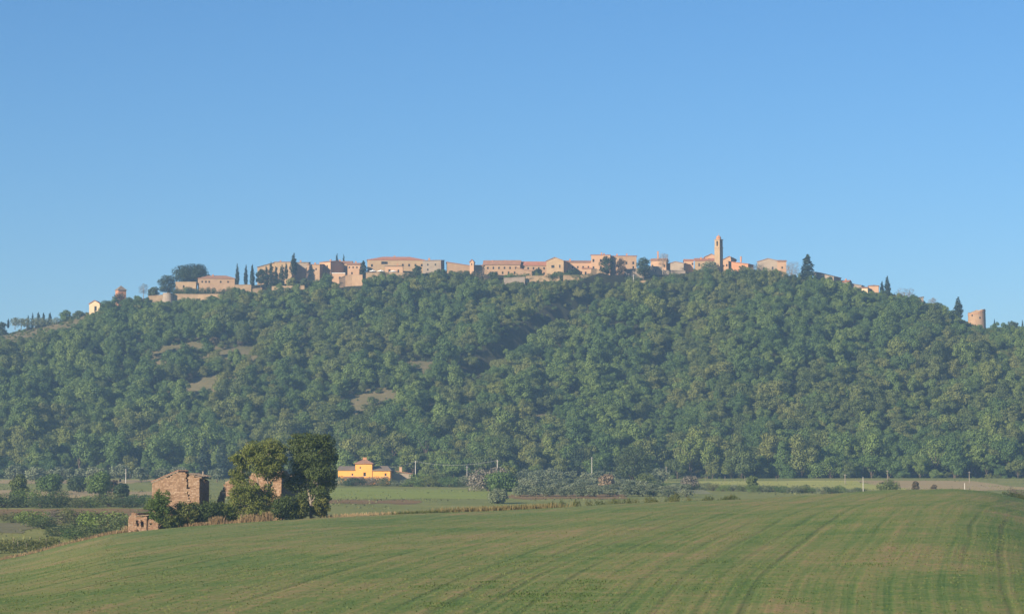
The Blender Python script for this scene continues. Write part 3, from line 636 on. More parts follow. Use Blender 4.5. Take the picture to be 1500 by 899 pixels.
def bell_tower():
    P = at(1053, 397, 1347); t = empty('bell_tower', P, math.radians(-36), 'slender square stone bell tower with arched belfry and small dome', 'tower')
    s = 1.72; H0 = 12.9; H1 = 17.4
    m = MB(); m.box(-s, s, -s, s, -8, H0)
    m.build('shaft', M['stone_town'], t)
    m = MB(); m.box(-s - .18, s + .18, -s - .18, s + .18, H0, H0 + .3); m.box(-s - .14, s + .14, -s - .14, s + .14, H1, H1 + .35); m.build('cornice', M['stone_pink'], t)
    m = MB(); b = s - .08; h0 = H0 + .3
    for A, U in (((-b, -b, 0), (1, 0, 0)), ((b, -b, 0), (0, 1, 0)), ((b, b, 0), (-1, 0, 0)), ((-b, b, 0), (0, -1, 0))):
        facade(m, A, U, 2 * b, h0, H1, [(b - .55, b + .55, h0 + .7, H1 - 1.1), (b - .38, b + .38, H1 - 1.1, H1 - .72)], .45)
    m.build('belfry', M['stone_town'], t)
    m = MB(); m.tube([(0, 0, h0), (0, 0, H1)], [.5, .5], 8); m.build('bell_frame', M['shutter'], t)
    m = MB(); n = 10; m.tube([(0, 0, H1 + .35), (0, 0, H1 + 1.15)], [1.45, 1.42], 8)
    m.tube([(0, 0, H1 + 1.15), (0, 0, H1 + 1.7), (0, 0, H1 + 2.2), (0, 0, H1 + 2.55), (0, 0, H1 + 2.7)], [1.5, 1.3, .9, .4, .1], n, True); d = m.build('dome', M['brick'], t)
    m = MB(); m.box(-.06, .06, -.06, .06, H1 + 2.65, H1 + 3.7); m.box(-.35, .35, -.05, .05, H1 + 3.2, H1 + 3.32); m.build('cross', M['wire'], d)
bell_tower()
def round_tower():
    P = at(1431, 478, 1340); t = empty('round_tower', P, 0, 'squat round brick tower with a broken sloping top', 'tower')
    R = 4.75; n = 28; m = MB()
    ang = [2 * math.pi * k / n for k in range(n)]
    top = [8.6 + 1.35 * math.cos(a - .35) + .25 * math.sin(5 * a) + .15 * math.cos(9 * a) for a in ang]; top = [min(h, 9.7) for h in top]
    for k in range(n):
        a, b = ang[k], ang[(k + 1) % n]; h, g = top[k], top[(k + 1) % n]
        p = lambda r, q, z: (r * math.cos(q), r * math.sin(q), z)
        m.face([p(R * 1.06, a, -8), p(R * 1.06, b, -8), p(R, b, g), p(R, a, h)]); m.face([p(R, a, h), p(R, b, g), p(R - .9, b, g - .1), p(R - .9, a, h - .1)])
        m.face([p(R - .9, b, -8), p(R - .9, a, -8), p(R - .9, a, h - .1), p(R - .9, b, g - .1)])
    m.build('wall', M['stone_pink'], t)
    m = MB()
    for k in range(n):
        a, b = ang[k], ang[(k + 1) % n]; h = (top[k] + top[(k + 1) % n]) / 2 - 1.1
        p = lambda r, q, z: (r * math.cos(q), r * math.sin(q), z)
        m.hexa([p(R + .12, a, h), p(R + .12, b, h), p(R - .1, b, h), p(R - .1, a, h), p(R + .16, a, h + .28), p(R + .16, b, h + .28), p(R - .1, b, h + .28), p(R - .1, a, h + .28)])
    m.build('string_course', M['brick'], t)
    for (a, z) in ((-2.3, 5.4), (-1.4, 4.0)):
        m = MB(); c, s_ = math.cos(a), math.sin(a)
        q = lambda r, w, zz: (c * r - s_ * w, s_ * r + c * w, zz)
        m.hexa([q(R + .16, -.35, z), q(R + .16, .35, z), q(R - .4, .35, z), q(R - .4, -.35, z), q(R + .16, -.35, z + 1), q(R + .16, .35, z + 1), q(R - .4, .35, z + 1), q(R - .4, -.35, z + 1)])
        m.build('window', M['glass'], t)
round_tower()

def wall_run(name, label, pts, Y, th=1.0, mat='stone_town', cat='wall', group='terrace walls of the town'):
    """a masonry wall that follows the ridge: (bearing, top, foot) along its length, coping as a part"""
    t = empty(name, at(pts[0][0], pts[0][2], Y), 0, label, cat, group); o = t.location
    m = MB(); c = MB(); n = 0
    P = [(at(a, b, Y + 2.0 * math.sin(i)) - o, at(a, f + 4, Y + 2.0 * math.sin(i)) - o) for i, (a, b, f) in enumerate(pts)]
    for (a, b), (e, f) in zip(P, P[1:]):
        b = Vector((a.x, a.y, b.z)); f = Vector((e.x, e.y, f.z)); k = Vector((0, th, 0)); q = Vector((0, -.5, 0))
        m.hexa([b + q - Vector((0, 0, 3)), f + q - Vector((0, 0, 3)), f + k, b + k, a, e, e + k, a + k])
        u = Vector((0, 0, .02)); v = Vector((0, 0, .3)); w0 = Vector((0, -.12, 0)); w1 = Vector((0, th + .12, 0))
        c.hexa([a + w0 + u, e + w0 + u, e + w1 + u, a + w1 + u, a + w0 + v, e + w0 + v, e + w1 + v, a + w1 + v])
    m.build('masonry', M[mat], t); c.build('coping', M[mat], t)
    return t
wall_run('retaining_wall', 'long stone retaining wall running from the round bastion below the low house', [(255, 431, 446), (290, 431.5, 446), (326, 431, 443)], 1322)
m_b = empty('bastion', at(246, 448, 1321), 0, 'round tapering stone bastion at the end of the retaining wall', 'bastion')
mb_ = MB(); mb_.tube([(0, 0, -5), (0, 0, 0), (0, 0, 6.6)], [4.0, 3.5, 2.7], 18); mb_.build('masonry', M['stone_grey'], m_b)
mb_ = MB(); mb_.tube([(0, 0, 6.6), (0, 0, 6.95)], [2.85, 2.85], 18); mb_.build('coping', M['stone_town'], m_b)
wall_run('low_wall', 'low pale wall stretching away from the round bastion', [(217, 434, 440), (240, 432, 440)], 1326, .6)
wall_run('low_wall', 'bright low garden wall below the three thin cypresses', [(344, 417.5, 424), (368, 417.5, 424)], 1326, .6)
wall_run('retaining_wall', 'short sloping retaining wall under the cypress garden', [(370, 423, 434), (384, 422, 433)], 1320, .8)
wall_run('retaining_wall', 'low retaining wall at the foot of the dense cypress row', [(398, 420, 427), (446, 418.5, 425)], 1324, .8)
wall_run('retaining_wall', 'great pinkish retaining wall falling below the houses', [(497, 408, 430), (506, 404, 432), (516, 403, 432), (531, 403, 430)], 1328, 1.2, 'stone_pink')
wall_run('garden_wall', 'stone parapet under the white parasols', [(536, 399.5, 410), (566, 399.5, 410), (600, 400.5, 412)], 1338, .8)
wall_run('terrace_wall', 'broken terrace wall below the long row house', [(738, 407.5, 414), (769, 406, 413)], 1326, .8, 'stone_grey')
wall_run('terrace_wall', 'sunlit terrace wall below the red roofed row and gabled house', [(770, 404.5, 415), (800, 404.5, 415), (820, 405, 415)], 1330, .8)
wall_run('terrace_wall', 'sunlit terrace wall with dark gap below the loggia house', [(825, 403.5, 413), (846, 404, 413), (866, 403.5, 412)], 1330, .8)
wall_run('buttress_wall', 'stepped buttress wall at the corner of the square palace', [(866, 394, 412), (874, 394.5, 412), (880, 398, 412), (899, 408, 414)], 1336, .8)
wall_run('terrace_wall', 'thin pale terrace wall edging the garden of the tall trees', [(900, 411.5, 416), (947, 411.5, 416)], 1330, .6)
wall_run('shaded_wall', 'shaded garden wall behind the russet based tree', [(914, 395, 410), (952, 393, 410)], 1342, .7, 'stone_grey')
wall_run('shaded_wall', 'long dark garden wall below bare tan tree and fir', [(969, 396, 410), (1004, 397, 410)], 1346, .7, 'stone_grey')

def parasol(px, py, k):
    Y = 1341; P = at(px, py + 6, Y); t = empty('parasol', P, 0, 'open white parasol on the terrace before the orange roofed palace', 'parasol', 'white parasols on the terrace')
    m = MB(); m.tube([(0, 0, 0), (0, 0, 2.9)], [.04, .04], 6); m.build('pole', M['wire'], t)
    m = MB(); n = 8; top = (0, 0, 3.0); R = 2.2
    for i in range(n):
        a, b = 2 * math.pi * i / n, 2 * math.pi * (i + 1) / n
        A = (R * math.cos(a), R * math.sin(a), 2.2); B = (R * math.cos(b), R * math.sin(b), 2.2)
        m.face([A, B, top]); m.face([A, (A[0], A[1], 2.0), (B[0], B[1], 2.0), B])
    m.build('canopy', M['white_cloth'], t)
for k, (px, py) in enumerate(((546, 397), (558, 397), (576, 397.5))): parasol(px, py, k)

# ------------------------------------------------------------------ trees of the town and ridge
def cypress(label, px, pt, pb, wpx, Y=1340, group='cypresses along the ridge', name='cypress'):
    s = mpp(Y); P = at(px, pb, Y); 
    H = (pb - pt) * s; w = wpx * s / .17
    return put_tree(name, label, 'cypress', P - Vector((0, 0, 0)), CYP[random.randrange(4)], CYT, None, (w, w, H), random.random() * 6, group)
for px, pt, pb, w, lab in ((347.5, 385, 418, 5.5, 'first of three thin cypresses in line beside the long low house'), (360, 387, 418, 5.5, 'middle one of three thin cypresses in line beside the long low house'),
        (369.5, 386.5, 418, 6.5, 'thin cypress between the line of three and the dense cypress row'), (390, 389, 420, 8, 'dark cypress at the near end of the dense row'),
        (397, 383.5, 420, 8.5, 'highest cypress inside the dense row'), (404, 390, 420, 7, 'short cypress closing the dense row'), (412.5, 387, 419, 8, 'stout cypress just clear of the dense row'),
        (419, 384.5, 408, 5.5, 'slim cypress before the flat topped stone house'), (430, 370.5, 402, 9.5, 'tallest cypress of the town, rising above the flat topped stone house')):
    cypress(lab, px, pt, pb, w, 1334)
for px, pt, w, lab in ((493.5, 370.5, 5, 'taller of two cypress tips behind the narrow stone house'), (503.3, 372, 4, 'shorter of two cypress tips behind the narrow stone house')): cypress(lab, px, pt, 402, w, 1385)
cypress('bushy cypress between four window house and orange roofed palace', 532, 381, 408, 11, 1340)
cypress('broad dark cypress at the end of the town next to the tan leafless tree', 1183, 371.5, 412, 18, 1346)
cypress('larger of the pair of cypresses beyond the cream cottages', 1300, 403.5, 434, 8.5, 1348)
cypress('smaller of the pair of cypresses beyond the cream cottages', 1292, 411, 434, 6, 1350)
cypress('pointed dark cypress near the round tower', 1404, 434, 466, 12, 1346)
cypress('needle thin cypress beyond the round tower', 1457, 467, 490, 3.2, 1350)
cypress('single small cypress beyond the flat topped dark tree', 1498, 468, 495, 4, 1350)
for i, (px, pt, w) in enumerate(((12, 466, 3.5), (41, 461, 4), (47.5, 457.5, 4), (56, 456.5, 6), (63.5, 457.5, 5.5), (73, 457, 6))): cypress('small cypress in a row on the bare end of the ridge', px, pt, 480, w, 1346, 'small cypresses on the bare ridge end')

def crown_tree(label, px, pt, pb, wpx, key, Y=1340, name='tree', base=.3, k=9, n=1400, ls=.3, seed=None, cat='tree', group=None, bark='bark', squash=.8, jit=.55, limbs=4):
    s = mpp(Y); H = (pb - pt) * s; R = wpx * s / 2; seed = seed or int(px * 7 + pt)
    c = leaf_cloud('crown', round_lobes(R, H, H * max(0, base - .12) * .6, seed, k + 4, squash, -1.0), int(n * 1.4), ls, M[key], seed, jit, -.9)
    tm = trunk_mesh('trunk', H, max(.12, R * .06), H * base, R, seed, limbs); tm.materials.append(M[bark])
    return put_tree(name, label, cat, at(px, pb, Y), c, tm, None, group=group)
crown_tree('large dark umbrella shaped tree rising behind the long low house', 281, 387, 417, 54, 'holm', 1346, 'umbrella_tree', .1, 14, 5200, .36, jit=.4)
crown_tree('upright dark evergreen oak beside the umbrella shaped tree', 245.5, 399, 434, 28, 'holm', 1338, 'evergreen_oak', .1, 11, 2200)
crown_tree('low dark evergreen at the foot of the upright oak', 224, 419, 438, 18, 'holm', 1338, 'evergreen_oak', .15)
crown_tree('small grey leafless tree behind the low dark evergreen', 210, 413, 436, 15, 'bare_grey', 1344, 'leafless_tree', .3, 8, 500, .16, bark='pale_bark')
crown_tree('russet bush under the orange dovecote', 174, 428, 448, 22, 'russet', 1330, 'russet_bush', .1, 8, 900)
crown_tree('round dark tree beside the dense cypress row', 382, 390, 420, 16, 'holm', 1336, 'evergreen_oak', .12, 9)
crown_tree('bright green bush under the tallest cypress', 427, 405, 424, 17, 'wood_olive', 1328, 'bush', .08)
crown_tree('dark bush against the wall of the tall brick house', 445, 405, 421, 12, 'holm', 1328, 'bush', .08)
crown_tree('pointed green tree covering the corner house', 478, 395, 434, 22, 'wood_dark', 1326, 'bush', .1)
crown_tree('round dark tree at the corner of the orange roofed palace', 611, 386.5, 408, 14, 'holm', 1338, 'evergreen_oak', .12)
crown_tree('wide pinkish leafless thicket below the belfry stub', 704, 394, 418, 34, 'bare', 1334, 'leafless_tree', .1, 10, 900, .2, bark='pale_bark')
crown_tree('dark shrub under the row house windows', 787, 392, 410, 18, 'holm', 1338, 'bush', .08)
crown_tree('dark hedge plant next to the belfry stub house', 722, 397, 412, 16, 'hedge', 1336, 'bush', .08)
crown_tree('green vine covered bush before the gabled house', 818, 397, 410, 20, 'hedge', 1338, 'bush', .08)
crown_tree('dark bush in the shade before the loggia house', 838, 394, 409, 24, 'holm', 1338, 'bush', .08)
crown_tree('tall dark green garden tree before the square palace', 888, 371, 409, 21, 'holm', 1338, 'garden_tree', .2, 10, 1700)
crown_tree('tall brownish garden tree before the flat eaved wing', 910, 373.5, 412, 18, 'russet', 1338, 'garden_tree', .2, 10, 1300, .28)
crown_tree('dark rounded garden tree with russet foot beside the flat eaved wing', 942.5, 372.5, 411, 23, 'holm', 1338, 'garden_tree', .2, 10, 1700)
crown_tree('bare tan leafless tree in front of the whitish chimney', 971, 367.5, 400, 20, 'bare', 1342, 'leafless_tree', .35, 9, 900, .16, bark='pale_bark')
crown_tree('grey green shrub before the church nave', 1039, 380.5, 402, 26, 'olive', 1342, 'bush', .1)
crown_tree('yellowish green bush under the red brick cottage', 1094, 389, 410, 16, 'wood_light', 1338, 'bush', .1)
crown_tree('tan leafless tree before the narrow sunlit house end', 1160, 379.5, 414, 28, 'bare', 1344, 'leafless_tree', .2, 10, 1000, .17, bark='pale_bark')
crown_tree('grey leafless tree before the broad greyish house', 1110, 384, 408, 24, 'bare_grey', 1344, 'leafless_tree', .2, 10, 900, .2, bark='pale_bark')
crown_tree('reddish leafless tree spreading beyond the pair of cypresses', 1325, 421.5, 446, 36, 'bare', 1348, 'leafless_tree', .2, 10, 900, .2, bark='pale_bark')
crown_tree('small reddish leafless tree beyond the ridge hut', 1367, 433, 456, 16, 'bare', 1350, 'leafless_tree', .25, 9, 600, .16, bark='pale_bark')
crown_tree('dark low tree hugging the pointed cypress near the round tower', 1396, 452, 470, 16, 'holm', 1346, 'evergreen_oak', .1)
crown_tree('flat topped dark tree beyond the needle thin cypress', 1484, 468, 494, 20, 'holm', 1350, 'evergreen_oak', .2)
crown_tree('rounded dark tree next to the small ridge cypresses', 96, 451.5, 476, 19, 'wood_dark', 1338, 'ridge_tree', .12)
crown_tree('light grey green tree below the cream chapel', 114, 452.5, 476, 17, 'wood_olive', 1338, 'ridge_tree', .12)
crown_tree('dark spreading tree shading the side of the cream chapel', 158, 438, 466, 24, 'holm', 1332, 'ridge_tree', .1)
crown_tree('dark tree at the outermost end of the bare ridge', 2, 468, 498, 16, 'holm', 1340, 'ridge_tree', .1)
for i, px in enumerate((22, 31, 39, 51, 60, 68, 80)): crown_tree('small grey green olive tree on the bare end of the ridge', px, 463 + (i % 3), 481, 16, 'olive', 1336, 'ridge_olive_tree', .2, 6, 500, .24, group='olive trees on the bare ridge end')

for a, b, pt, pb, n in ((252, 342, 419, 433, 15), (345, 374, 418, 427, 4), (392, 448, 414, 426, 8), (452, 470, 406, 420, 3), (538, 600, 397, 408, 5), (648, 700, 394, 406, 7), (726, 800, 397, 410, 10), (800, 868, 398, 409, 8), (872, 930, 402, 414, 7), (955, 1018, 398, 410, 7), (1020, 1066, 391, 402, 5), (1070, 1150, 391, 408, 9), (1190, 1258, 410, 424, 7), (1258, 1300, 424, 436, 4)):
    for q in range(n):
        px = a + (b - a) * (q + .2 + .6 * random.random()) / n; t = pt + random.uniform(-1.5, 6); f = q / max(1, n - 1) if a in (1190, 1258) else 0
        if random.random() < .85: shrub('terrace_bush', 'leafy bush on the terraces below the town houses', at(px, pb + 2 + 10 * f, 1333), random.uniform(8, 15) * mpp(1333) * 1.1, (pb + 2 - t) * mpp(1333), random.choice(('hedge', 'wood_dark', 'holm', 'wood_olive')), 'bush', 'bushes on the town terraces')

# ------------------------------------------------------------------ the wood on the slope
TL = np.array([(-400, 520), (-100, 500), (0, 499), (60, 492), (100, 480), (128, 464), (150, 448), (200, 436), (236, 442), (256, 439), (330, 435), (345, 419), (370, 427), (384, 429), (400, 420), (445, 419), (470, 415), (485, 404), (498, 423), (530, 421), (540, 402), (600, 404), (650, 396),
               (700, 399), (735, 411), (770, 411), (830, 411), (870, 409), (900, 411), (935, 413), (960, 405), (1004, 403), (1020, 394), (1060, 396), (1100, 394), (1140, 400), (1190, 408), (1230, 410), (1260, 425), (1300, 429), (1340, 438), (1370, 446), (1405, 466), (1415, 473), (1445, 481), (1500, 480), (1900, 528)], float)
hz = lambda x, y: float(hill_z(x, y))
CUT = [hit(px, py, hz, 1000) for px, py in ((912, 430), (870, 452), (820, 485), (765, 520), (715, 552), (660, 575))]
CLEAR = []
for (px, py, rx, ry, lab) in ((272, 517, 19, 14, 'dry grass clearing high on the wooded slope'), (352, 519, 15, 9, 'smaller dry clearing beside a russet tree on the slope'), (545, 590, 18, 11, 'tan clearing in the middle of the wood'), (305, 564, 16, 8, 'dry gap in the wood below the large clearing'),
                              (610, 537, 12, 6, 'narrow dry gap above the tan clearing'), (795, 614, 9, 5, 'small bare patch low in the wood')):
    c = hit(px, py, hz, 1000); CLEAR.append((c.x, c.y - 6, rx * .9, ry * .8 + 6))
    n = 40; v = [(c.x, c.y, hz(c.x, c.y) + .35)]; f = []
    ring = 5
    for r in range(1, ring + 1):
        for k in range(n):
            a = 2 * math.pi * k / n; q = r / ring * (1.25 + .3 * float(vnoise(k * .5 + px, 1.5)))
            x, y = c.x + rx * q * math.cos(a), c.y - 3 + ry * 1.7 * q * math.sin(a); v.append((x, y, hz(x, y) + .35))
    for k in range(n): f.append((0, 1 + k, 1 + (k + 1) % n))
    for r in range(ring - 1):
        for k in range(n): f.append((1 + r * n + k, 1 + (r + 1) * n + k, 1 + (r + 1) * n + (k + 1) % n, 1 + r * n + (k + 1) % n))
    me = bpy.data.meshes.new('clearing'); me.from_pydata(v, [], f); me.update(); tag(link('clearing', me, mat=M['clearing']), lab, kind='structure')
patch_h = lambda *a, **k: patch(*a, fn=hill_z, **k)
patch_h('terraced_slope', 'earth', 'bare reddish terraced slope at the end of the ridge', -40, 128, 1298, 1345, dz=.5)
def seg_dist(x, y, pts):
    d = np.full(np.shape(x), 1e9)
    for a, b in zip(pts, pts[1:]):
        vx, vy = b.x - a.x, b.y - a.y; t = np.clip(((x - a.x) * vx + (y - a.y) * vy) / (vx * vx + vy * vy), 0, 1)
        d = np.minimum(d, np.hypot(x - a.x - t * vx, y - a.y - t * vy))
    return d
def scatter(sp, y0, y1):
    ny = int((y1 - y0) / sp); nx = int(900 / sp)
    X, Yg = np.meshgrid((np.arange(nx) - nx / 2) * sp, y0 + np.arange(ny) * sp)
    X = X + (np.arange(ny)[:, None] % 2) * sp / 2
    X = X + rng.uniform(-.42, .42, X.shape) * sp; Yg = Yg + rng.uniform(-.42, .42, X.shape) * sp
    X, Yg = X.ravel(), Yg.ravel(); k = np.abs(X) < .245 * Yg + 20
    return X[k], Yg[k]
def allowed(X, Yg, Z, H, margin=0, lane=6.6):
    px, py = proj(X, Yg, Z + H)
    ok = py > np.interp(px, TL[:, 0], TL[:, 1]) + rng.uniform(-4.5, 3.5, len(X))
    ok &= ~((seg_dist(X, Yg, CUT) < lane) & (Yg > 1080))
    for (cx, cy, rx, ry) in CLEAR: ok &= ((X - cx) / (rx + margin)) ** 2 + ((Yg - cy) / (ry + margin + 3)) ** 2 > 1
    return ok, px, py
X, Yg = scatter(6.7, 1012, YR + 45)
Z = hill_z(X, Yg)
sc = np.clip(np.exp(rng.normal(-.10, .28, len(X))), .5, 1.55) * np.interp(Yg, [1020, 1110, 1350], [1.12, .98, .88])
pxg, _ = proj(X, Yg, Z)
fit = (zray(np.interp(pxg, TL[:, 0], TL[:, 1]) + rng.uniform(-3, 1.5, len(X)), Yg) - Z) / 9.6      # smaller trees close below the walls
sc = np.where(fit < .3, sc, np.minimum(sc, fit * .97))
ok, px, py = allowed(X, Yg, Z, 9.6 * sc)
edge = 1016 + 8 * vnoise(X / 25, X * 0)
ok &= Yg > edge
X, Yg, Z, sc, px = X[ok], Yg[ok], Z[ok], sc[ok], px[ok]
patchy = vnoise(X / 45 + 20, Yg / 60) * 1.25 + rng.normal(0, .5, len(X))
kind = np.where(patchy < .05, 0, np.where(patchy < .95, 1, 2)); shape = rng.integers(0, 4, len(X)); idx = kind * 4 + shape
rot = rng.uniform(0, 6.28, len(X)); hs = rng.uniform(.85, 1.2, len(X))
inframe = (px > -15) & (px < 1515)
order = np.argsort(np.where(inframe, Yg - 14 * sc, 1e9))
single = order[:300]; rest = np.setdiff1d(np.arange(len(X)), single)
LAB = {0: 'dark green broadleaf tree at the foot of the wooded hill', 1: 'olive green broadleaf tree at the foot of the wooded hill', 2: 'light yellowish green broadleaf tree at the foot of the wooded hill'}
GRP = {0: 'dark trees at the foot of the wood', 1: 'olive green trees at the foot of the wood', 2: 'light green trees at the foot of the wood'}
first = {}
for j in single:
    i = int(idx[j]); k = int(kind[j]); s = float(sc[j])
    t = put_tree('broadleaf_tree', LAB[k], 'tree', (float(X[j]), float(Yg[j]), float(Z[j]) - .15), CR[i], TR[i], None, (s, s, s * float(hs[j])), float(rot[j]), GRP[k])
    first.setdefault(i, [c for c in t.children if c.name.startswith('crown')][0])
Xu, Yu = scatter(4.6, 1010, YR + 5); Zu = hill_z(Xu, Yu); su = rng.uniform(.22, .45, len(Xu))
oku, pu, _ = allowed(Xu, Yu, Zu, 9.6 * su, 1.0, 1.5)
oku &= Yu > 1014 + 6 * vnoise(Xu / 25, Xu * 0)
Xu, Yu, Zu, su = Xu[oku], Yu[oku], Zu[oku], su[oku]
# scrub that fills the ground right below the walls
Xw, Yw = scatter(3.4, 1285, YR + 8); Zw = hill_z(Xw, Yw); pw, _ = proj(Xw, Yw, Zw)
fw = (zray(np.interp(pw, TL[:, 0], TL[:, 1]) + rng.uniform(-5, 4, len(Xw)), Yw) - Zw) / 9.6
okw = (fw > .08) & (fw < .7) & (np.abs(pw - 40) > 90)
Xw, Yw, sw = Xw[okw], Yw[okw], np.minimum(fw[okw], rng.uniform(.25, .5, okw.sum()))
Xu = np.concatenate([Xu, Xw]); Yu = np.concatenate([Yu, Yw]); su = np.concatenate([su, sw])
# a few bushes on the clearings, in the cut and on the bare ridge end
Xc = np.concatenate([cx + rng.normal(0, rx * .8, 16) for cx, cy, rx, ry in CLEAR] + [np.interp(rng.random(60), np.linspace(0, 1, len(CUT)), [c.x for c in CUT]) for _ in (0,)])
Yc_ = np.concatenate([cy + rng.normal(0, ry * .7, 16) for cx, cy, rx, ry in CLEAR] + [np.interp(Xc[16 * len(CLEAR):], [c.x for c in CUT][::-1], [c.y for c in CUT][::-1])])
Yc_[16 * len(CLEAR):] += rng.normal(0, 3, 60)
bx = rng.uniform(-300, -222, 330); by = rng.uniform(1294, 1346, 330)
Xc = np.concatenate([Xc, bx]); Yc_ = np.concatenate([Yc_, by])
sc_c = np.where(np.arange(len(Xc)) < 16 * len(CLEAR), rng.uniform(.10, .2, len(Xc)), rng.uniform(.14, .34, len(Xc)))
AX = np.concatenate([X[rest], Xu, Xc]); AY = np.concatenate([Yg[rest], Yu, Yc_]); AS = np.concatenate([sc[rest], su, sc_c])
AH = np.concatenate([hs[rest], np.full(len(Xu) + len(Xc), .8)]); AI = np.concatenate([idx[rest], rng.integers(0, 8, len(Xu) + len(Xc))]); AR = rng.uniform(0, 6.28, len(AX))
AZ = hill_z(AX, AY) - np.where(AS < .45, 2.0 * AS, .15)
me = bpy.data.meshes.new('woodland'); me.from_pydata(np.stack([AX, AY, AZ], 1).tolist(), [], [])
for nm, ty, val in (('size', 'FLOAT', AS), ('tall', 'FLOAT', AH), ('turn', 'FLOAT', AR), ('kind_index', 'INT', AI.astype(np.int32))):
    me.attributes.new(nm, ty, 'POINT').data.foreach_set('value', val.astype(np.int32 if ty == 'INT' else np.float32))
wood = tag(link('woodland', me), 'dense mixed wood covering the slope of the hill', kind='stuff')
ng = bpy.data.node_groups.new('woodland_scatter', 'GeometryNodeTree')
ng.interface.new_socket('Geometry', in_out='INPUT', socket_type='NodeSocketGeometry'); ng.interface.new_socket('Geometry', in_out='OUTPUT', socket_type='NodeSocketGeometry')
gn = ng.nodes; gl = ng.links
gi = gn.new('NodeGroupInput'); go = gn.new('NodeGroupOutput'); ip = gn.new('GeometryNodeInstanceOnPoints'); jn = gn.new('GeometryNodeJoinGeometry')
for i in range(11, -1, -1):
    oi = gn.new('GeometryNodeObjectInfo'); oi.transform_space = 'ORIGINAL'; oi.inputs['Object'].default_value = first[i]; oi.inputs['As Instance'].default_value = True
    gl.new(oi.outputs['Geometry'], jn.inputs[0])
def attr(nm, ty):
    a = gn.new('GeometryNodeInputNamedAttribute'); a.data_type = ty; a.inputs[0].default_value = nm; return a.outputs[0]
cs = gn.new('ShaderNodeCombineXYZ'); mu = gn.new('ShaderNodeMath'); mu.operation = 'MULTIPLY'
a_s, a_t = attr('size', 'FLOAT'), attr('tall', 'FLOAT')
gl.new(a_s, cs.inputs[0]); gl.new(a_s, cs.inputs[1]); gl.new(a_s, mu.inputs[0]); gl.new(a_t, mu.inputs[1]); gl.new(mu.outputs[0], cs.inputs[2])
cr_ = gn.new('ShaderNodeCombineXYZ'); gl.new(attr('turn', 'FLOAT'), cr_.inputs[2]); er = gn.new('FunctionNodeEulerToRotation'); gl.new(cr_.outputs[0], er.inputs[0])
gl.new(gi.outputs[0], ip.inputs['Points']); gl.new(jn.outputs[0], ip.inputs['Instance']); ip.inputs['Pick Instance'].default_value = True
gl.new(attr('kind_index', 'INT'), ip.inputs['Instance Index']); gl.new(er.outputs[0], ip.inputs['Rotation']); gl.new(cs.outputs[0], ip.inputs['Scale'])
gl.new(ip.outputs[0], go.inputs[0])
wood.modifiers.new('scatter', 'NODES').node_group = ng
def slope_tree(label, px, py, wpx, hpx, key, name='tree', group=None, **k):
    """a tree whose foot stands on the slope"""
    p = hit(px, py, hz, 1000); return crown_tree(label, px, py - hpx, py, wpx, key, p.y, name, group=group, **k)
slope_tree('single bright yellow autumn tree low in the wood', 797, 656, 15, 36, 'yellow', 'yellow_tree')
slope_tree('russet tree at the edge of the large dry clearing', 313, 508, 15, 16, 'russet', 'russet_tree')
slope_tree('russet bush between the two dry clearings', 353, 508, 12, 14, 'russet', 'russet_tree')
slope_tree('dull russet tree above the low dry gap', 275, 563, 14, 18, 'russet', 'russet_tree')
slope_tree('big dark oak with orange tinged top at the edge of the wood', 845, 700, 56, 54, 'holm', 'oak', base=.12, k=13, n=3000, ls=.34)
for px in (300, 325): 
    cypress('pointed dark conifer standing within the foot of the wood', px, 640, 699, 17, 1009, 'two conifers within the wood', 'conifer')

# ------------------------------------------------------------------ the valley
patch('ploughed_field', 'plough', 'brown ploughed strip behind the ruined hut', -120, 215, 540, 596)
patch('stubble_field', 'stubble', 'straw coloured field with olive trees and long shadows', -120, 240, 690, 800)
patch('stubble_field', 'stubble', 'farther straw coloured strip below the wood', -120, 220, 905, 985)
patch('grey_field', 'rough_field', 'dull green strip beside the vine rows', -120, 60, 455, 500)
patch('meadow', 'meadow', 'green meadow before the yellow farmhouse', 470, 760, 690, 815)
patch('bare_strip', 'plough', 'reddish bare strip between meadow and reeds', 470, 610, 640, 676)
patch('ploughed_field', 'plough', 'dark brown ploughed strip beside the olive grove', 745, 920, 688, 735)
patch('pale_meadow', 'pale_meadow', 'bright pale green meadow along the edge of the wood', 955, 1290, 820, 960)
patch('brown_meadow', 'stubble', 'brownish meadow just beyond the crest of the field', 1290, 1480, 800, 960)

patch('grove_floor', 'grove', 'pale grey green ground of the olive grove', 748, 1015, 742, 905)
OLV, OLT = [], []
for i in range(4):
    OLV.append(leaf_cloud('olive_crown', round_lobes(2.6, 4.4, 0, 800 + i, 12, .8, -1.0), 1200, .2, M['olive'], 820 + i, .7))
    tm = trunk_mesh('olive_trunk', 4.0, .2, 1.2, 2.4, 840 + i, 5); tm.materials.append(M['bark']); OLT.append(tm)
def olive(label, px, Y, wpx, hpx=None, group=None, name='olive_tree'):
    i = random.randrange(4); w = wpx * mpp(Y) / 5.6; h = (hpx or wpx * .75) * mpp(Y) / 4.5
    return put_tree(name, label, 'olive tree', gp(px, Y, -.1), OLV[i], OLT[i], None, (w, w, h), random.random() * 6.28, group)
def vtree(label, px, Y, wpx, hpx, key, name='tree', **k):
    P = gp(px, Y); _, py = proj(*P); py = float(py)
    return crown_tree(label, px, py - hpx, py + .5, wpx, key, Y, name, **k)
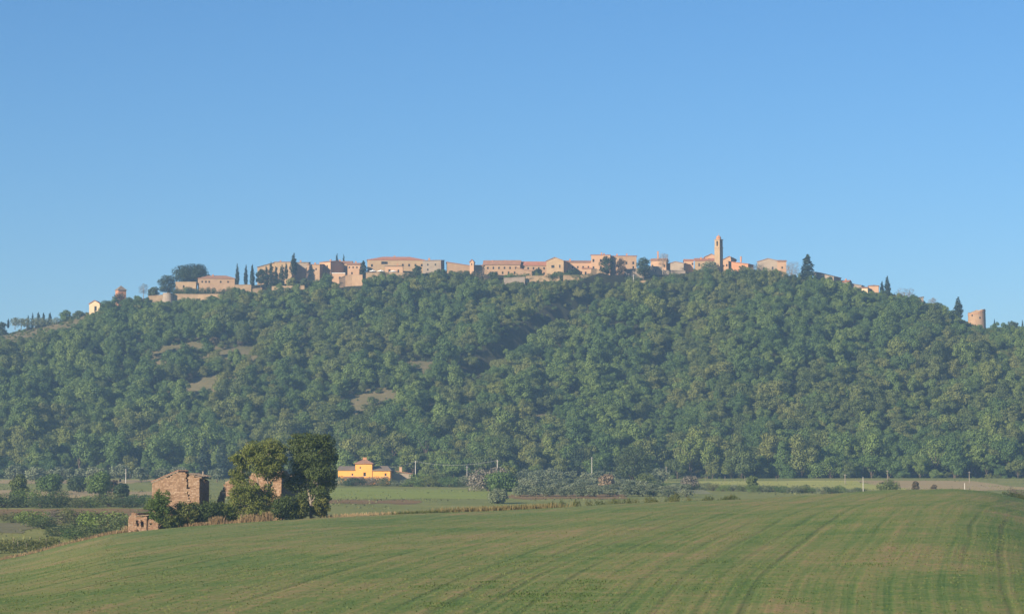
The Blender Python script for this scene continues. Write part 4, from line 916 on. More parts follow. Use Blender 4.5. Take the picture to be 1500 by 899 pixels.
# olives and trees of the straw coloured field
g1 = 'olive trees standing along the wood edge'
for px, Y, w in ((20, 940, 38), (70, 950, 26), (92, 935, 34), (122, 945, 30), (140, 930, 34), (176, 940, 38), (206, 920, 34), (236, 925, 32), (262, 930, 34), (52, 900, 36), (318, 930, 30)): olive('grey green olive tree between the straw coloured strip and the wood', px, Y, w, w * .72, g1)
vtree('broad round green tree casting a long shadow on the straw coloured field', 73, 735, 42, 30, 'wood_dark', 'round_tree', base=.18, k=11, n=2400, ls=.26)
vtree('dark green round tree between two straw coloured strips', 112, 775, 32, 24, 'hedge', 'round_tree', base=.15, k=10, n=1600, ls=.26)
vtree('large dark spreading tree with reddish shrub beside it', 146, 700, 40, 40, 'wood_dark', 'spreading_tree', base=.12, k=12, n=2600, ls=.26)
vtree('small green tree next to the thin grey pole', 178, 690, 26, 24, 'hedge', 'round_tree', base=.12, k=9, n=1400, ls=.26)
vtree('reddish brown shrub beside the large spreading tree', 163, 760, 22, 20, 'russet', 'shrub', base=.1, n=700)
vtree('pointed yellowish tree in the thick hedge', 28, 640, 30, 48, 'wood_olive', 'pointed_tree', base=.08, k=11, n=2400, ls=.24)
for i, (px, w, h, key) in enumerate(((6, 34, 22, 'hedge'), (40, 30, 24, 'wood_dark'), (60, 26, 20, 'hedge'), (82, 26, 24, 'wood_olive'), (100, 22, 14, 'hedge'), (118, 24, 13, 'hedge'), (140, 30, 18, 'wood_dark'), (160, 30, 20, 'hedge'), (182, 26, 15, 'hedge'), (200, 26, 18, 'wood_dark'), (-18, 30, 24, 'wood_dark'))):
    Y = 612 + 6 * math.sin(i * 2.2); shrub('hedge_shrub', 'leafy shrub in the thick hedge behind the ploughed strip', gp(px, Y, -.1), w * mpp(Y) * 1.4, h * mpp(Y) * 1.2, key, group='shrubs of the hedge behind the ploughed strip')
for i, (px, Y, w, h, key) in enumerate(((18, 500, 26, 18, 'hedge'), (45, 480, 34, 26, 'wood_dark'), (62, 470, 28, 20, 'hedge'), (88, 500, 30, 20, 'bare_grey'), (112, 490, 36, 26, 'hedge'), (128, 455, 40, 28, 'hedge'), (150, 450, 46, 38, 'wood_dark'), (172, 440, 40, 34, 'hedge'), (140, 425, 40, 24, 'hedge'), (190, 420, 36, 40, 'hedge'), (110, 430, 28, 18, 'wood_dark'), (84, 440, 24, 14, 'hedge'))):
    shrub('thicket_shrub', 'scrubby bush of the thicket between ploughed strip and field edge', gp(px, Y, -.15), w * mpp(Y) * 1.35, h * mpp(Y) * 1.1, key, group='bushes of the thicket behind the field edge')
# vine rows by the field edge
def vine_row(label, px0, px1, Y0, Y1, h=1.7, step=1.1, posts=True, key='vine', n_leaf=90, name='vine_row'):
    a, b = gp(px0, Y0), gp(px1, Y1); n = max(2, int((b - a).length / step)); t = empty(name, a, 0, label, 'vine row')
    V = []; lob = []
    for i in range(n):
        q = on(a.lerp(b, (i + .3 * random.random()) / n)) - a; hh = h * (.75 + .5 * random.random())
        lob.append((q.x, q.y, q.z + hh * .62, .75, .6, hh * .42))
    link('foliage', leaf_cloud('vine_foliage', lob, n * n_leaf, .11, M[key], int(px0) + 5, .8, -2), t)
    for i in range(0, n, 5):
        q = on(a.lerp(b, i / n)) - a; m = MB(); m.tube([(q.x, q.y, q.z - .3), (q.x, q.y, q.z + h * 1.08)], [.05, .05], 6); m.build('post', M['pole_wood'], t)
    return t
for i, (Y0, Y1, p1) in enumerate(((372, 384, 96), (377, 392, 92), (384, 402, 88))): vine_row(('vine row along the field edge', 'middle vine row behind the field edge', 'farthest vine row behind the field edge')[i], -60, p1, Y0, Y1)
# yellow farmhouse
P0 = at(541, 707, 880); P0.z = ground_z(P0.x, P0.y); s8 = mpp(880)
FH = empty('farmhouse', P0, math.radians(-3), 'yellow ochre farmhouse with a square dovecote tower and grey brown roofs', 'farmhouse')
def fbox(x0, x1, y0, y1, h, holes=(), wallm='plaster_yellow', z0=-1.5):
    m = MB(); facade(m, (x0, y0, 0), (1, 0, 0), x1 - x0, z0, h, [(u - a / 2, u + a / 2, s, s + b) for u, s, a, b in holes]); facade(m, (x1, y0, 0), (0, 1, 0), y1 - y0, z0, h, []); facade(m, (x1, y1, 0), (-1, 0, 0), x1 - x0, z0, h, []); facade(m, (x0, y1, 0), (0, -1, 0), y1 - y0, z0, h, [])
    for u, s, a, b in holes:
        q = MB(); q.face([(x0 + u - a / 2, y0 + .2, s), (x0 + u + a / 2, y0 + .2, s), (x0 + u + a / 2, y0 + .2, s + b), (x0 + u - a / 2, y0 + .2, s + b)]); q.build('window', M['glass'], FH)
        q = MB(); q.box(x0 + u - a / 2 - .12, x0 + u + a / 2 + .12, y0 - .1, y0 - .004, s - .14, s - .01); q.build('sill', M['concrete'], FH)
    m.build('wall', M[wallm], FH)
zb = 1.1      # the terrace the house stands on hides its foot
fbox(-11.4, -5.1, 0, 8, 5.2, [(5.2, 3.1, .6, .7)]); fbox(-5.1, 1.0, -.25, 8, 7.5, [(1.8, 5.6, .5, .6), (3.4, 2.9, .9, 1.3)]); fbox(1.0, 7.6, 0, 12, 5.0, [(4.9, 3.0, .7, .9)])
m = MB()
slab(m, [(-11.9, -.5, 5.2), (-5.12, -.5, 5.2), (-5.12, 8.3, 6.6), (-11.9, 8.3, 6.6)], .22); m.build('roof', M['tiles_grey'], FH)
m = MB()
c = [(-5.6, -.75, 7.5), (1.5, -.75, 7.5), (1.5, 8.4, 7.5), (-5.6, 8.4, 7.5)]; ap = (-2.05, 3.6, 9.2)
for i in range(4): m.face([c[i], c[(i + 1) % 4], ap])
for i in range(4):
    p, q = c[i], c[(i + 1) % 4]; m.face([(p[0], p[1], 7.3), (q[0], q[1], 7.3), q, p])
m.face([(p[0], p[1], 7.3) for p in reversed(c)]); tr_ = m.build('tower_roof', M['tiles'], FH)
m = MB(); m.box(-2.75, -1.35, 3.0, 4.2, 8.6, 9.55); m.box(-2.9, -1.2, 2.85, 4.35, 9.55, 9.68); m.build('lantern', M['brick'], tr_)
m = MB()
slab(m, [(1.02, -.5, 5.0), (8.1, -.5, 5.0), (6.0, 6, 6.6), (1.02, 6, 6.6)], .22); slab(m, [(8.1, -.5, 4.99), (8.1, 12.5, 4.99), (6.0, 10, 6.59), (6.0, 6, 6.59)], .2); slab(m, [(1.02, 6, 6.58), (6.0, 6, 6.58), (6.0, 12.3, 6.2), (1.02, 12.3, 6.2)], .2); m.build('roof', M['tiles_grey'], FH)
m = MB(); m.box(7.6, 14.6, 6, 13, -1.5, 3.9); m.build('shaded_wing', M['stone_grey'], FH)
m = MB(); slab(m, [(7.55, 5.5, 5.0), (15.2, 5.5, 3.85), (15.2, 13.5, 3.85), (7.55, 13.5, 5.0)], .22); r2 = m.build('roof', M['tiles'], FH)
m = MB(); m.box(10.2, 11.1, 7.4, 8.2, 4.0, 6.1); m.box(10.08, 11.22, 7.28, 8.32, 6.1, 6.26); m.build('chimney', M['plaster_orange'], r2)
m = MB(); slab(m, [(-9.4, -3.6, 1.9), (-2.4, -3.6, 1.9), (-2.4, -.02, 2.75), (-9.4, -.02, 2.75)], .2); m.box(-9.1, -8.8, -3.4, -3.1, -1.5, 1.75); m.box(-3.0, -2.7, -3.4, -3.1, -1.5, 1.75); m.build('porch', M['tiles'], FH)
# garden and hedge before the farmhouse
for i, (px, Y, w, h, key) in enumerate(((492, 858, 24, 16, 'hedge'), (508, 852, 26, 15, 'olive'), (520, 848, 28, 16, 'hedge'), (554, 858, 30, 16, 'bare_grey'), (566, 852, 24, 15, 'hedge'), (586, 850, 26, 12, 'olive'), (603, 848, 28, 13, 'wood_dark'), (604, 862, 24, 14, 'hedge'), (618, 862, 30, 21, 'wood_dark'), (628, 850, 26, 18, 'wood_olive'), (642, 858, 36, 22, 'hedge'), (658, 850, 28, 18, 'wood_dark'), (538, 862, 22, 14, 'bare'), (672, 868, 26, 16, 'olive'), (690, 870, 26, 17, 'olive'), (706, 866, 24, 15, 'olive'))):
    shrub('garden_shrub', 'bushy shrub in the garden belt below the yellow farmhouse', gp(px, Y, -.1), w * mpp(Y) * 1.05, h * mpp(Y), key, group='shrubs below the farmhouse')
vtree('wide brown tinged thicket at the end of the meadow', 716, 800, 66, 34, 'bare_grey', 'thicket', base=.05, k=13, n=2600, ls=.3)
vtree('dark green mass of the thicket facing the meadow', 734, 786, 46, 30, 'wood_dark', 'thicket', base=.05, k=13, n=2400, ls=.3)
vtree('yellowish bush rising from the brown tinged thicket', 742, 812, 30, 40, 'wood_olive', 'thicket', base=.05, k=10, n=1500, ls=.3)
vtree('neat round blue green bush on the meadow edge', 729.5, 655, 31, 21, 'olive', 'round_bush', base=.05, k=8, n=2200, ls=.2)
# olive grove
g2 = 'olive trees of the grove'
for j, (py_, step, w) in enumerate(((696, 18, 25), (701, 18, 25), (706, 19, 26), (711, 19, 26), (716, 20, 27), (721, 21, 28), (727, 22, 29))):
    x = 762 + 9 * (j % 2)
    while x < (972 if j < 5 else 1010):
        q = hit(x, py_, y0=345)
        if not (820 < x < 955 and j < 2): olive('silvery olive tree in the grove before the wood', x + random.uniform(-4, 4), q.y + random.uniform(-6, 6), w * random.uniform(.9, 1.25), w * random.uniform(.55, .75) * (1 if j < 3 else .72), g2, 'grove_olive_tree')
        x += step
vtree('orange tinged small tree among the olives of the grove', 889, 800, 24, 26, 'bare', 'small_tree', base=.15, n=900)
vtree('big rounded dark oak bulging from the edge of the wood beyond the olive grove', 926, 905, 60, 62, 'holm', 'oak', base=.08, k=14, n=4200, ls=.3)
# right hand meadow, hedge and bushes
for i in range(22):
    px = 958 + i * 14.5; Y = 800 - 3.0 * i + 5 * math.sin(i * 1.7)
    if px > 1270: break
    shrub('hedge_plant', 'low hedge plant between the pale meadow and the crest of the field', gp(px, Y, -.1), 19 * mpp(Y), (10 + 4 * random.random()) * mpp(Y), ('hedge', 'wood_dark', 'olive')[i % 3], group='plants of the low hedge')
for px, Y, w, h, key, lab in ((1011, 790, 26, 22, 'bare_grey', 'greyish round bush at the corner of the pale meadow'), (1102, 770, 18, 26, 'wood_olive', 'upright bush in the low hedge beside the pale meadow'), (946, 815, 30, 24, 'wood_olive', 'grey green bush between grove and pale meadow'), (1302, 720, 34, 24, 'wood_olive', 'big round bush beyond the highest part of the field'),
                              (1341, 760, 12, 20, 'russet', 'small pink leaved tree on the brownish meadow'), (1368, 760, 9, 14, 'russet', 'tiny reddish shrub on the brownish meadow')):
    P = gp(px, Y); vtree(lab, px, Y, w, h, key, 'bush', base=.1, k=9, n=1300, ls=.22)
for i, (px, w, h, key) in enumerate(((1478, 20, 20, 'hedge'), (1490, 20, 17, 'vine'), (1504, 22, 16, 'vine'), (1520, 24, 18, 'hedge'), (1493, 26, 24, 'bare_grey'))):
    Y = 362 + 6 * i; shrub('crest_shrub', 'shrub below the steep edge of the field beside the crest', Vector((gp(px, Y).x, Y, zray(744, Y))), w * mpp(Y), (h + 8) * mpp(Y), key, group='shrubs below the steep field edge')
g3 = 'low trees along the foot of the wood'
# vines along the crest and reeds
for i, px in enumerate((812, 828, 841, 862, 880, 893, 905, 919, 926, 951, 958, 977, 985, 1013, 1031, 1039, 1056, 1064, 1073)):
    Y = 362 + 4 * math.sin(i * 3.1); c = float(np.interp(px, CREST[:, 0], CREST[:, 1]))
    b = field_z((px - 750) / F * Y, Y); top = 6 + 7 * random.random() + (3 if i in (7, 8, 9, 11, 12) else 0)
    P = Vector(((px - 750) / F * Y, Y, float(b) - .05)); H = (zray(c - top, Y) - P.z)
    shrub('vine_plant', 'bright green vine plant standing along the crest of the field', P, 1.35 + .5 * random.random(), H, 'vine', 'vine', 'vines along the crest of the field')
def stalks(name, label, pts, h, n, key, spread=1.2, w=.05):
    """a patch of upright dry stalks; pts are ground points"""
    g = np.random.default_rng(abs(int(pts[0][0] * 10)) % 999 + 5); k = g.integers(0, len(pts), n); P = np.array(pts)[k] + np.concatenate([g.normal(0, spread, (n, 1)), g.normal(0, spread * .6, (n, 1)), np.zeros((n, 1))], 1)
    gz = np.maximum(field_z(P[:, 0], P[:, 1]), valley_z(P[:, 0], P[:, 1])); P[:, 2] = gz - .05
    hh = h * (.45 + .75 * g.random(n))[:, None]; a = g.uniform(0, 6.28, n); d = np.stack([np.cos(a), np.sin(a), a * 0], 1) * w
    lean = np.concatenate([g.normal(0, .22, (n, 2)), np.ones((n, 1))], 1) * hh
    v = np.stack([P - d, P + d, P + lean + d * .3, P + lean - d * .3], 1).reshape(-1, 3)
    me = np_mesh(name, v, np.arange(4 * n).reshape(n, 4)); return tag(link(name, me, mat=M[key]), label, kind='stuff')
def crestpts(px0, px1, Y, n): return [((p - 750) / F * Y, Y, 0) for p in np.linspace(px0, px1, n)]
stalks('reeds', 'yellow dry reeds behind the field crest near the round bush', [p for i, p in enumerate(crestpts(640, 815, 345, 60)) if (i * 7) % 10 < 5], 1.0, 3000, 'reed', 1.3)
stalks('reeds', 'pale dry stalks between the ruin trees and the reeds', [p for i, p in enumerate(crestpts(478, 600, 346, 50)) if (i * 7) % 10 < 5], .8, 1800, 'dry', 1.4)
stalks('weeds', 'green weeds along the crest before the meadow', [p for i, p in enumerate(crestpts(585, 645, 343, 20)) if i % 3], .6, 1200, 'vine', 1.2)
stalks('dry_grass', 'tan dry grass along the edge of the field below the ruin', [p for i, p in enumerate(crestpts(150, 400, 338.5, 120)) if (i * 7) % 11 < 5], .5, 3000, 'dry', .7, .035)
stalks('dry_grass', 'dry grass bank between the vine rows and the field', [p for i, p in enumerate(crestpts(-30, 165, 346, 90)) if (i * 5) % 13 < 5], .7, 2600, 'dry', 1.6, .04)

def rough_growth(n):
    g = np.random.default_rng(91); Y = g.uniform(395, 985, n); px = g.uniform(-40, 1540, n); X = (px - 750) / F * Y
    k = vnoise(X / 22 + 7, Y / 34) + .7 * vnoise(X / 7, Y / 12 + 3) > g.uniform(-.2, 1.1, n); X, Y = X[k], Y[k]; n = len(X)
    P = np.stack([X, Y, valley_z(X, Y) - .05], 1); a = g.uniform(0, 6.28, n); w = .12 + .25 * g.random(n); h = .12 + .36 * g.random(n) ** 2.5
    d = np.stack([np.cos(a) * w, np.sin(a) * w, a * 0], 1); l = np.stack([g.normal(0, .2, n), g.normal(0, .2, n), h], 1)
    v = np.stack([P - d, P + d, P + d * .5 + l, P - d * .5 + l * .9], 1).reshape(-1, 3)
    tag(link('rough_grass', np_mesh('rough_grass', v, np.arange(4 * n).reshape(n, 4)), mat=M['rough']), 'rough grass and weeds tufted over the valley floor', kind='stuff')
M['rough'] = foliage('rough_grass', [(0, (.07, .095, .03)), (.5, (.13, .14, .05)), (1, (.25, .20, .09))], .15, .06)
rough_growth(60000)
# poles and wires
def pole(label, px, Y, pt, arm=True, mat='concrete', r=.16, group='utility poles', dz=-.5, name='utility_pole'):
    P = gp(px, Y); H = zray(pt, Y) - P.z
    t = empty(name, P, 0, label, 'pole', group)
    m = MB(); m.tube([(0, 0, dz), (0, 0, H)], [r, r * .62], 8); m.build('post', M[mat], t)
    if arm:
        m = MB(); m.box(-.55, .55, -.05, .05, H - .45, H - .35); m.build('crossarm', M['wire'], t)
        for x in (-.48, 0.12, .48):
            m = MB(); m.tube([(x, 0, H - .36), (x, 0, H - .14)], [.06, .05], 6); m.build('insulator', M['glass'], t)
    return P + Vector((0, 0, H - .15))
tops = [pole('pale concrete pole beside the yellow farmhouse', 608.5, 890, 674.5), pole('pale concrete pole above the brown tinged thicket', 728.5, 850, 673), pole('short grey pole at the edge of the olive grove', 684, 870, 682, r=.12)]
pole('thin grey pole among the olive trees behind the ruin', 184, 760, 686, False, 'concrete', .13)
pole('white concrete pole at the end of the pale meadow', 1264.5, 700, 698, False, 'concrete', .11)
pole('short white concrete pole just beyond the crest of the field', 1413.5, 640, 707, False, 'concrete', .13)
pole('grey wooden pole overgrown at its foot before the wood', 1238, 905, 694, True, 'pole_wood', .17)
pole('wooden pole rising from the big round bush', 1300, 905, 688, True, 'pole_wood', .14)
pole('wooden pole with leaning creeper at the edge of the wood', 1420, 930, 690, True, 'pole_wood', .16)
pole('pale wooden pole before the trees of the pale meadow', 976, 975, 683, True, 'pole_wood', .16)
pole('metal mast half hidden between two big oaks', 867, 1000, 669, True, 'concrete', .14)
g4 = 'fence posts along the pale meadow'
for px in (1016, 1033, 1062, 1091, 1137): pole('thin pale fence post along the far edge of the pale meadow', px, 962, 0 + float(proj(*gp(px, 962))[1]) - 7, False, 'pole_wood', .09, g4, name='fence_post')
def slope_pole(label, px, pb, pt, r=.2):
    p = hit(px, pb, hz, 1000); P = Vector((p.x, p.y, hz(p.x, p.y))); H = zray(pt, p.y) - P.z
    t = empty('power_pole', P, 0, label, 'pole', 'poles of the line through the wood')
    m = MB(); m.tube([(0, 0, -.5), (0, 0, H)], [r, r * .7], 8); m.build('post', M['concrete'], t)
    m = MB(); m.box(-1, 1, -.06, .06, H - .6, H - .45); m.build('crossarm', M['wire'], t); return P + Vector((0, 0, H - .4))
st = [slope_pole('pale pole at the top of the cut below the shaded garden wall', 928, 420, 402), slope_pole('pale pole halfway up the cut through the wood', 781.5, 520, 497), slope_pole('pale pole above the tan clearing in the wood', 622.5, 594, 576)]
def wire(label, a, b, sag, r=.035):
    m = MB(); pts = [a.lerp(b, i / 16) - Vector((0, 0, sag * 4 * (i / 16) * (1 - i / 16))) for i in range(17)]
    o = a.copy(); m.tube([p - o for p in pts], [r] * 17, 4, False); tag(m.build('cable', M['wire'], None, o), label, 'cable', 'overhead cables')
wire('overhead cable between the two pale concrete poles', tops[0], tops[1], 1.6); wire('overhead cable from the concrete pole towards the yellow farmhouse', at(556, 684, 889), tops[0], .8)
wire('overhead cable in the cut from the ridge to the halfway pole', st[0], st[1], 4); wire('overhead cable from the halfway pole down the wood', st[1], st[2], 4)

# ------------------------------------------------------------------ the ruin
def masonry(t, name, p0, ang, L, top, th=.5, holes=(), mat='ruin_stone', course=.19, slen=.34, seed=1, crack=None, z0=-1.0, part='wall'):
    """rubble wall: a mortar core with single stones standing proud on both faces; top(x) gives the broken crest"""
    g = np.random.default_rng(seed); m = MB(); c = MB(); ca, sa = math.cos(ang), math.sin(ang)
    def W(x, y, z): return (p0[0] + ca * x - sa * y, p0[1] + sa * x + ca * y, z)
    def solid(x, z):
        if z > top(x): return False
        if crack and abs(x - crack(z)) < .06 + .035 * max(0, z - 2): return False
        return not any(a < x < b and lo < z < hi for a, b, lo, hi in holes)
    z = z0; dx = .22
    while z < max(top(q) for q in np.linspace(0, L, 30)):
        h = course * (.8 + .4 * g.random()); x = -slen * g.random()
        while x < L:
            l = slen * (.6 + .8 * g.random()); a, b = max(0, x), min(L, x + l); x += l
            if b - a < .08 or not solid((a + b) / 2, z + h * .75): continue
            e = .012; o0, o1 = g.uniform(0, .05, 2); j = g.uniform(-.015, .015, 8)
            P = [(a + e, -o0, z + e + j[0]), (b - e, -o0 + j[1], z + e + j[2]), (b - e, th + o1, z + e + j[2]), (a + e, th + o1 + j[1], z + e + j[0]), (a + e, -o0 + j[3] * .5, z + h - e + j[4]), (b - e, -o0 + j[5] * .5, z + h - e + j[6]), (b - e, th + o1, z + h - e + j[6]), (a + e, th + o1, z + h - e + j[4])]
            m.hexa([W(*p) for p in P])
        z += h
    x = 0
    while x < L:
        b = min(L, x + dx); xm = (x + b) / 2; zz = z0; run = None
        lev = np.arange(z0, top(xm) - .12, .1)
        for q in lev:
            s = solid(xm, q)
            if s and run is None: run = q
            if not s and run is not None: c.hexa([W(x, .035, run), W(b, .035, run), W(b, th - .035, run), W(x, th - .035, run), W(x, .035, q), W(b, .035, q), W(b, th - .035, q), W(x, th - .035, q)]); run = None
        if run is not None and len(lev): q = lev[-1]; c.hexa([W(x, .035, run), W(b, .035, run), W(b, th - .035, run), W(x, th - .035, run), W(x, .035, q), W(b, .035, q), W(b, th - .035, q), W(x, th - .035, q)])
        x = b
    w = m.build(part, M[mat], t); c.build('mortar_core', M['mortar'], w); return w
YQ = 347.0; k7 = mpp(YQ)
def ragged(pts, seed, amp=.12):
    xs_, zs_ = [p[0] for p in pts], [p[1] for p in pts]
    return lambda x: float(np.interp(x, xs_, zs_)) + amp * float(vnoise(x * 3.1 + seed, seed * 1.7))
# main roofless-looking house with the cracked gable
Pm = at(222, 768, YQ); ya = math.radians(-5)
RH = empty('ruined_house', Pm, ya, 'ruined stone farmhouse with a cracked gable wall and sagging roof', 'house')
gab = ragged([(0, 5.95), (3.9, 7.55), (4.9, 7.3), (6.9, 6.75)], 2, .16)
masonry(RH, 'gable', (0, 0), 0, 6.9, gab, .5, seed=11, crack=lambda z: 5.45 - .1 * (z - 3) + .16 * float(vnoise(z * 2.2, 3.3)) if z > 1.2 else -9, part='gable_wall', z0=-1.5)
masonry(RH, 'side', (6.9, .002), math.radians(90), 6.5, ragged([(0, 6.7), (1.2, 6.6), (3.5, 6.3), (6.5, 6.4)], 5, .2), .5, seed=12, part='side_wall', z0=-1.5)
masonry(RH, 'far', (0.5, .5), math.radians(90), 6.0, ragged([(0, 5.7), (6, 5.7)], 7, .08), .5, seed=13, part='side_wall', z0=-1.5)
masonry(RH, 'back', (0.5, 6.0), 0, 6.0, ragged([(0, 5.9), (3.4, 7.5), (6, 6.6)], 8, .1), .5, seed=14, part='back_wall', z0=-1.5)
def tile_slope(parent, name, A, B, D, rows_, cols, mat, drop=0, seed=3):
    """overlapping curved clay tiles laid on a slope: A eave corner, B ridge corner, D the run along the eave"""
    g = np.random.default_rng(seed); A, B, D = Vector(A), Vector(B), Vector(D); m = MB()
    up = (B - A) / rows_; al = D / cols; n = al.cross(up).normalized(); n = n if n.z > 0 else -n
    for i in range(rows_):
        for j in range(cols):
            if g.random() < drop: continue
            o = A + up * i + al * j + n * (.05 + .03 * g.random()); u = up * 1.12; q = al * .96
            a, b, c_, d = o, o + q * .5 + n * .09, o + q, None
            e, f, h_ = o + u - n * .03, o + u + q * .5 + n * .06, o + u + q - n * .03
            m.face([a, b, f, e]); m.face([b, c_, h_, f])
    return m.build(name, M[mat], parent)
m = MB(); slab(m, [(-.12, -.08, 6.02), (-.12, 6.6, 6.02), (3.8, 6.6, 7.66), (3.8, -.08, 7.66)], .12); rf = m.build('roof', M['pole_wood'], RH)
tile_slope(rf, 'tiles', (-.16, -.12, 6.01), (3.8, -.12, 7.68), (0, 6.8, 0), 11, 27, 'tiles', .06)
m = MB(); slab(m, [(5.3, .35, 7.22), (5.3, 6.8, 7.15), (7.2, 6.8, 6.62), (7.15, .3, 6.80)], .14); rf2 = m.build('sagging_roof', M['tiles_grey'], RH)
tile_slope(rf2, 'tiles', (7.18, .3, 6.82), (5.3, .3, 7.24), (0, 6.4, 0), 6, 26, 'tiles_grey', .15, 5)
m = MB(); m.box(7.05, 7.25, 1.0, 1.2, 6.3, 7.6); m.build('post_stub', M['pole_wood'], RH)
for i in range(4): m = MB(); m.box(3.6, 5.4, .9 + 1.5 * i, 1.05 + 1.5 * i, 7.15, 7.3); m.build('rafter', M['bark'], RH)
masonry(RH, 'apron', (6.6, -.9), 0, 2.2, ragged([(0, 2.6), (1.2, 2.2), (2.2, 1.1)], 3, .2), .6, seed=16, part='buttress', z0=-1.5)
# brick hut
Ph = at(187.5, 786.5, 337); HT = empty('ruined_hut', Ph, math.radians(-4), 'small ruined brick hut with two openings and rubble on its roof', 'hut')
masonry(HT, 'front', (0, 0), 0, 2.6, ragged([(0, 2.7), (.4, 3.0), (.8, 3.35), (1.4, 3.0), (2.0, 2.8), (2.6, 2.9)], 4, .3), .35, [(1.15, 1.5, 1.4, 2.4), (1.75, 2.3, 1.3, 2.5)], 'ruin_brick', .13, .28, 21, part='front_wall')
masonry(HT, 'right', (2.6, .002), math.radians(90), 2.6, ragged([(0, 3.0), (2.6, 2.7)], 6, .1), .35, mat='ruin_brick', course=.13, slen=.28, seed=22, part='side_wall')
masonry(HT, 'left', (.35, .36), math.radians(90), 2.4, ragged([(0, 2.9), (2.4, 2.8)], 6, .1), .35, mat='ruin_brick', course=.13, slen=.28, seed=23, part='side_wall')
masonry(HT, 'back', (0.35, 2.4), 0, 2.1, ragged([(0, 2.8), (2.1, 2.8)], 6, .1), .35, mat='ruin_brick', course=.13, slen=.28, seed=27, part='back_wall')
m = MB(); slab(m, [(1.0, -.2, 3.0), (2.9, -.2, 3.12), (2.9, 2.6, 3.3), (1.0, 2.6, 3.2)], .1); hr = m.build('roof_remnant', M['mortar'], HT)
tile_slope(hr, 'tiles', (1.0, -.22, 3.06), (1.0, 2.6, 3.28), (1.9, 0, .1), 8, 8, 'tiles', .2, 8)
Pw = at(214, 782, 337); masonry_o = empty('ruined_wall', Pw, 0, 'low broken brick wall stub next to the ruined hut', 'wall')
masonry(masonry_o, 'stub', (0, 0), math.radians(-3), 1.7, ragged([(0, 1.6), (.6, 2.1), (1.1, 2.0), (1.7, 1.4)], 9, .2), .4, [(.5, .8, 1.2, 1.6)], 'ruin_brick', .13, .28, 24, part='masonry')
# leaning wall fragment
Pf = at(312.5, 766, 350); FR = empty('ruined_wall', Pf, math.radians(-3), 'jagged standing wall fragment between the ruined house and the trees', 'wall')
masonry(FR, 'fragment', (0, 0), 0, 4.6, ragged([(0, 2.2), (.5, 3.1), (.9, 4.6), (1.5, 5.4), (1.9, 6.2), (2.5, 6.6), (3.2, 6.2), (3.9, 6.5), (4.6, 5.4)], 6, .2), .55, [(1.55, 2.6, 1.4, 3.9)], seed=31, part='masonry', z0=-1.5)
masonry(FR, 'return', (4.6, .003), math.radians(90), 4.0, ragged([(0, 5.6), (1.5, 4.6), (4, 2.2)], 6, .2), .5, seed=32, part='return_wall', z0=-1.5)
Pk = at(364, 763, 353); RK = empty('ruined_barn', Pk, math.radians(-14), 'roofless stone barn shell half hidden behind the two trees', 'barn')
masonry(RK, 'front', (0, 0), 0, 5.0, ragged([(0, 6.6), (.7, 7.2), (1.7, 6.9), (2.6, 7.0), (3.6, 7.6), (4.4, 7.4), (5, 7.0)], 3, .18), .55, [(3.3, 3.75, 5.0, 5.9), (.9, 1.5, 4.6, 5.6)], seed=41, part='front_wall', z0=-1.5)
masonry(RK, 'side', (5.0, .003), math.radians(90), 7.5, ragged([(0, 7.0), (2, 7.3), (4.5, 6.6), (7.5, 6.9)], 4, .2), .55, [(3.0, 3.9, 4.6, 6.0)], seed=42, part='side_wall', z0=-1.5)
masonry(RK, 'far', (0.55, .56), math.radians(90), 6.5, ragged([(0, 6.4), (6.5, 6.0)], 4, .2), .55, seed=43, part='side_wall', z0=-1.5)
# trees and shrubs around the ruin
def big_tree(name, label, P, H, R, lobes, stems, leafmat, n, ls, seed, barkmat='pale_bark'):
    t = empty(name, P, 0, label, 'tree'); m = MB()
    g = np.random.default_rng(abs(int(seed)))
    for (pts, r) in stems: m.tube(pts, [r * (1 - .8 * i / (len(pts) - 1)) for i in range(len(pts))], 8)
    for lo in lobes:           # a limb into every lobe
        c = Vector(lo[:3]); best = min((Vector(p) for pts, r in stems for p in pts[1:]), key=lambda q: (q - c).length + (3 if q.z > c.z else 0))
        mid = best.lerp(c, .5) + Vector((g.normal(0, .15), g.normal(0, .15), .15)); m.tube([best, mid, c], [.10, .07, .03], 6)
        for q in range(2):
            e = c + Vector((g.normal(0, .6) * lo[3], g.normal(0, .6) * lo[4], g.normal(.2, .5) * lo[5])); m.tube([c.lerp(best, .2), e], [.035, .012], 4)
    m.build('trunk', M[barkmat], t, smooth=True)
    link('crown', leaf_cloud('crown', lobes, n, ls, M[leafmat], seed, .8, -2, .6), t); return t
k5 = mpp(346)
def lob(px, py, wpx, hpx, P, dy=0, dw=None): # lobe centre and size as seen from the road, in metres from the tree foot
    c = at(px, py, P.y + dy) - P; return (c.x, c.y, c.z, wpx * k5 / 2, (dw or wpx) * k5 / 2, hpx * k5 / 2)
def broken(L, seed):
    g = np.random.default_rng(seed); out = []
    for (x, y, z, a, b, c) in L:
        out.append((x, y, z, a * 1.02, b * 1.02, c * 1.02))
        for q in range(4):
            d = g.normal(size=3); d /= np.linalg.norm(d); k = .34 + .26 * g.random()
            out.append((x + d[0] * a * 1.0, y + d[1] * b * 1.0, z + d[2] * c * .95, a * k, b * k, c * k * .8))
    return out
P1 = at(385, 764, 344)
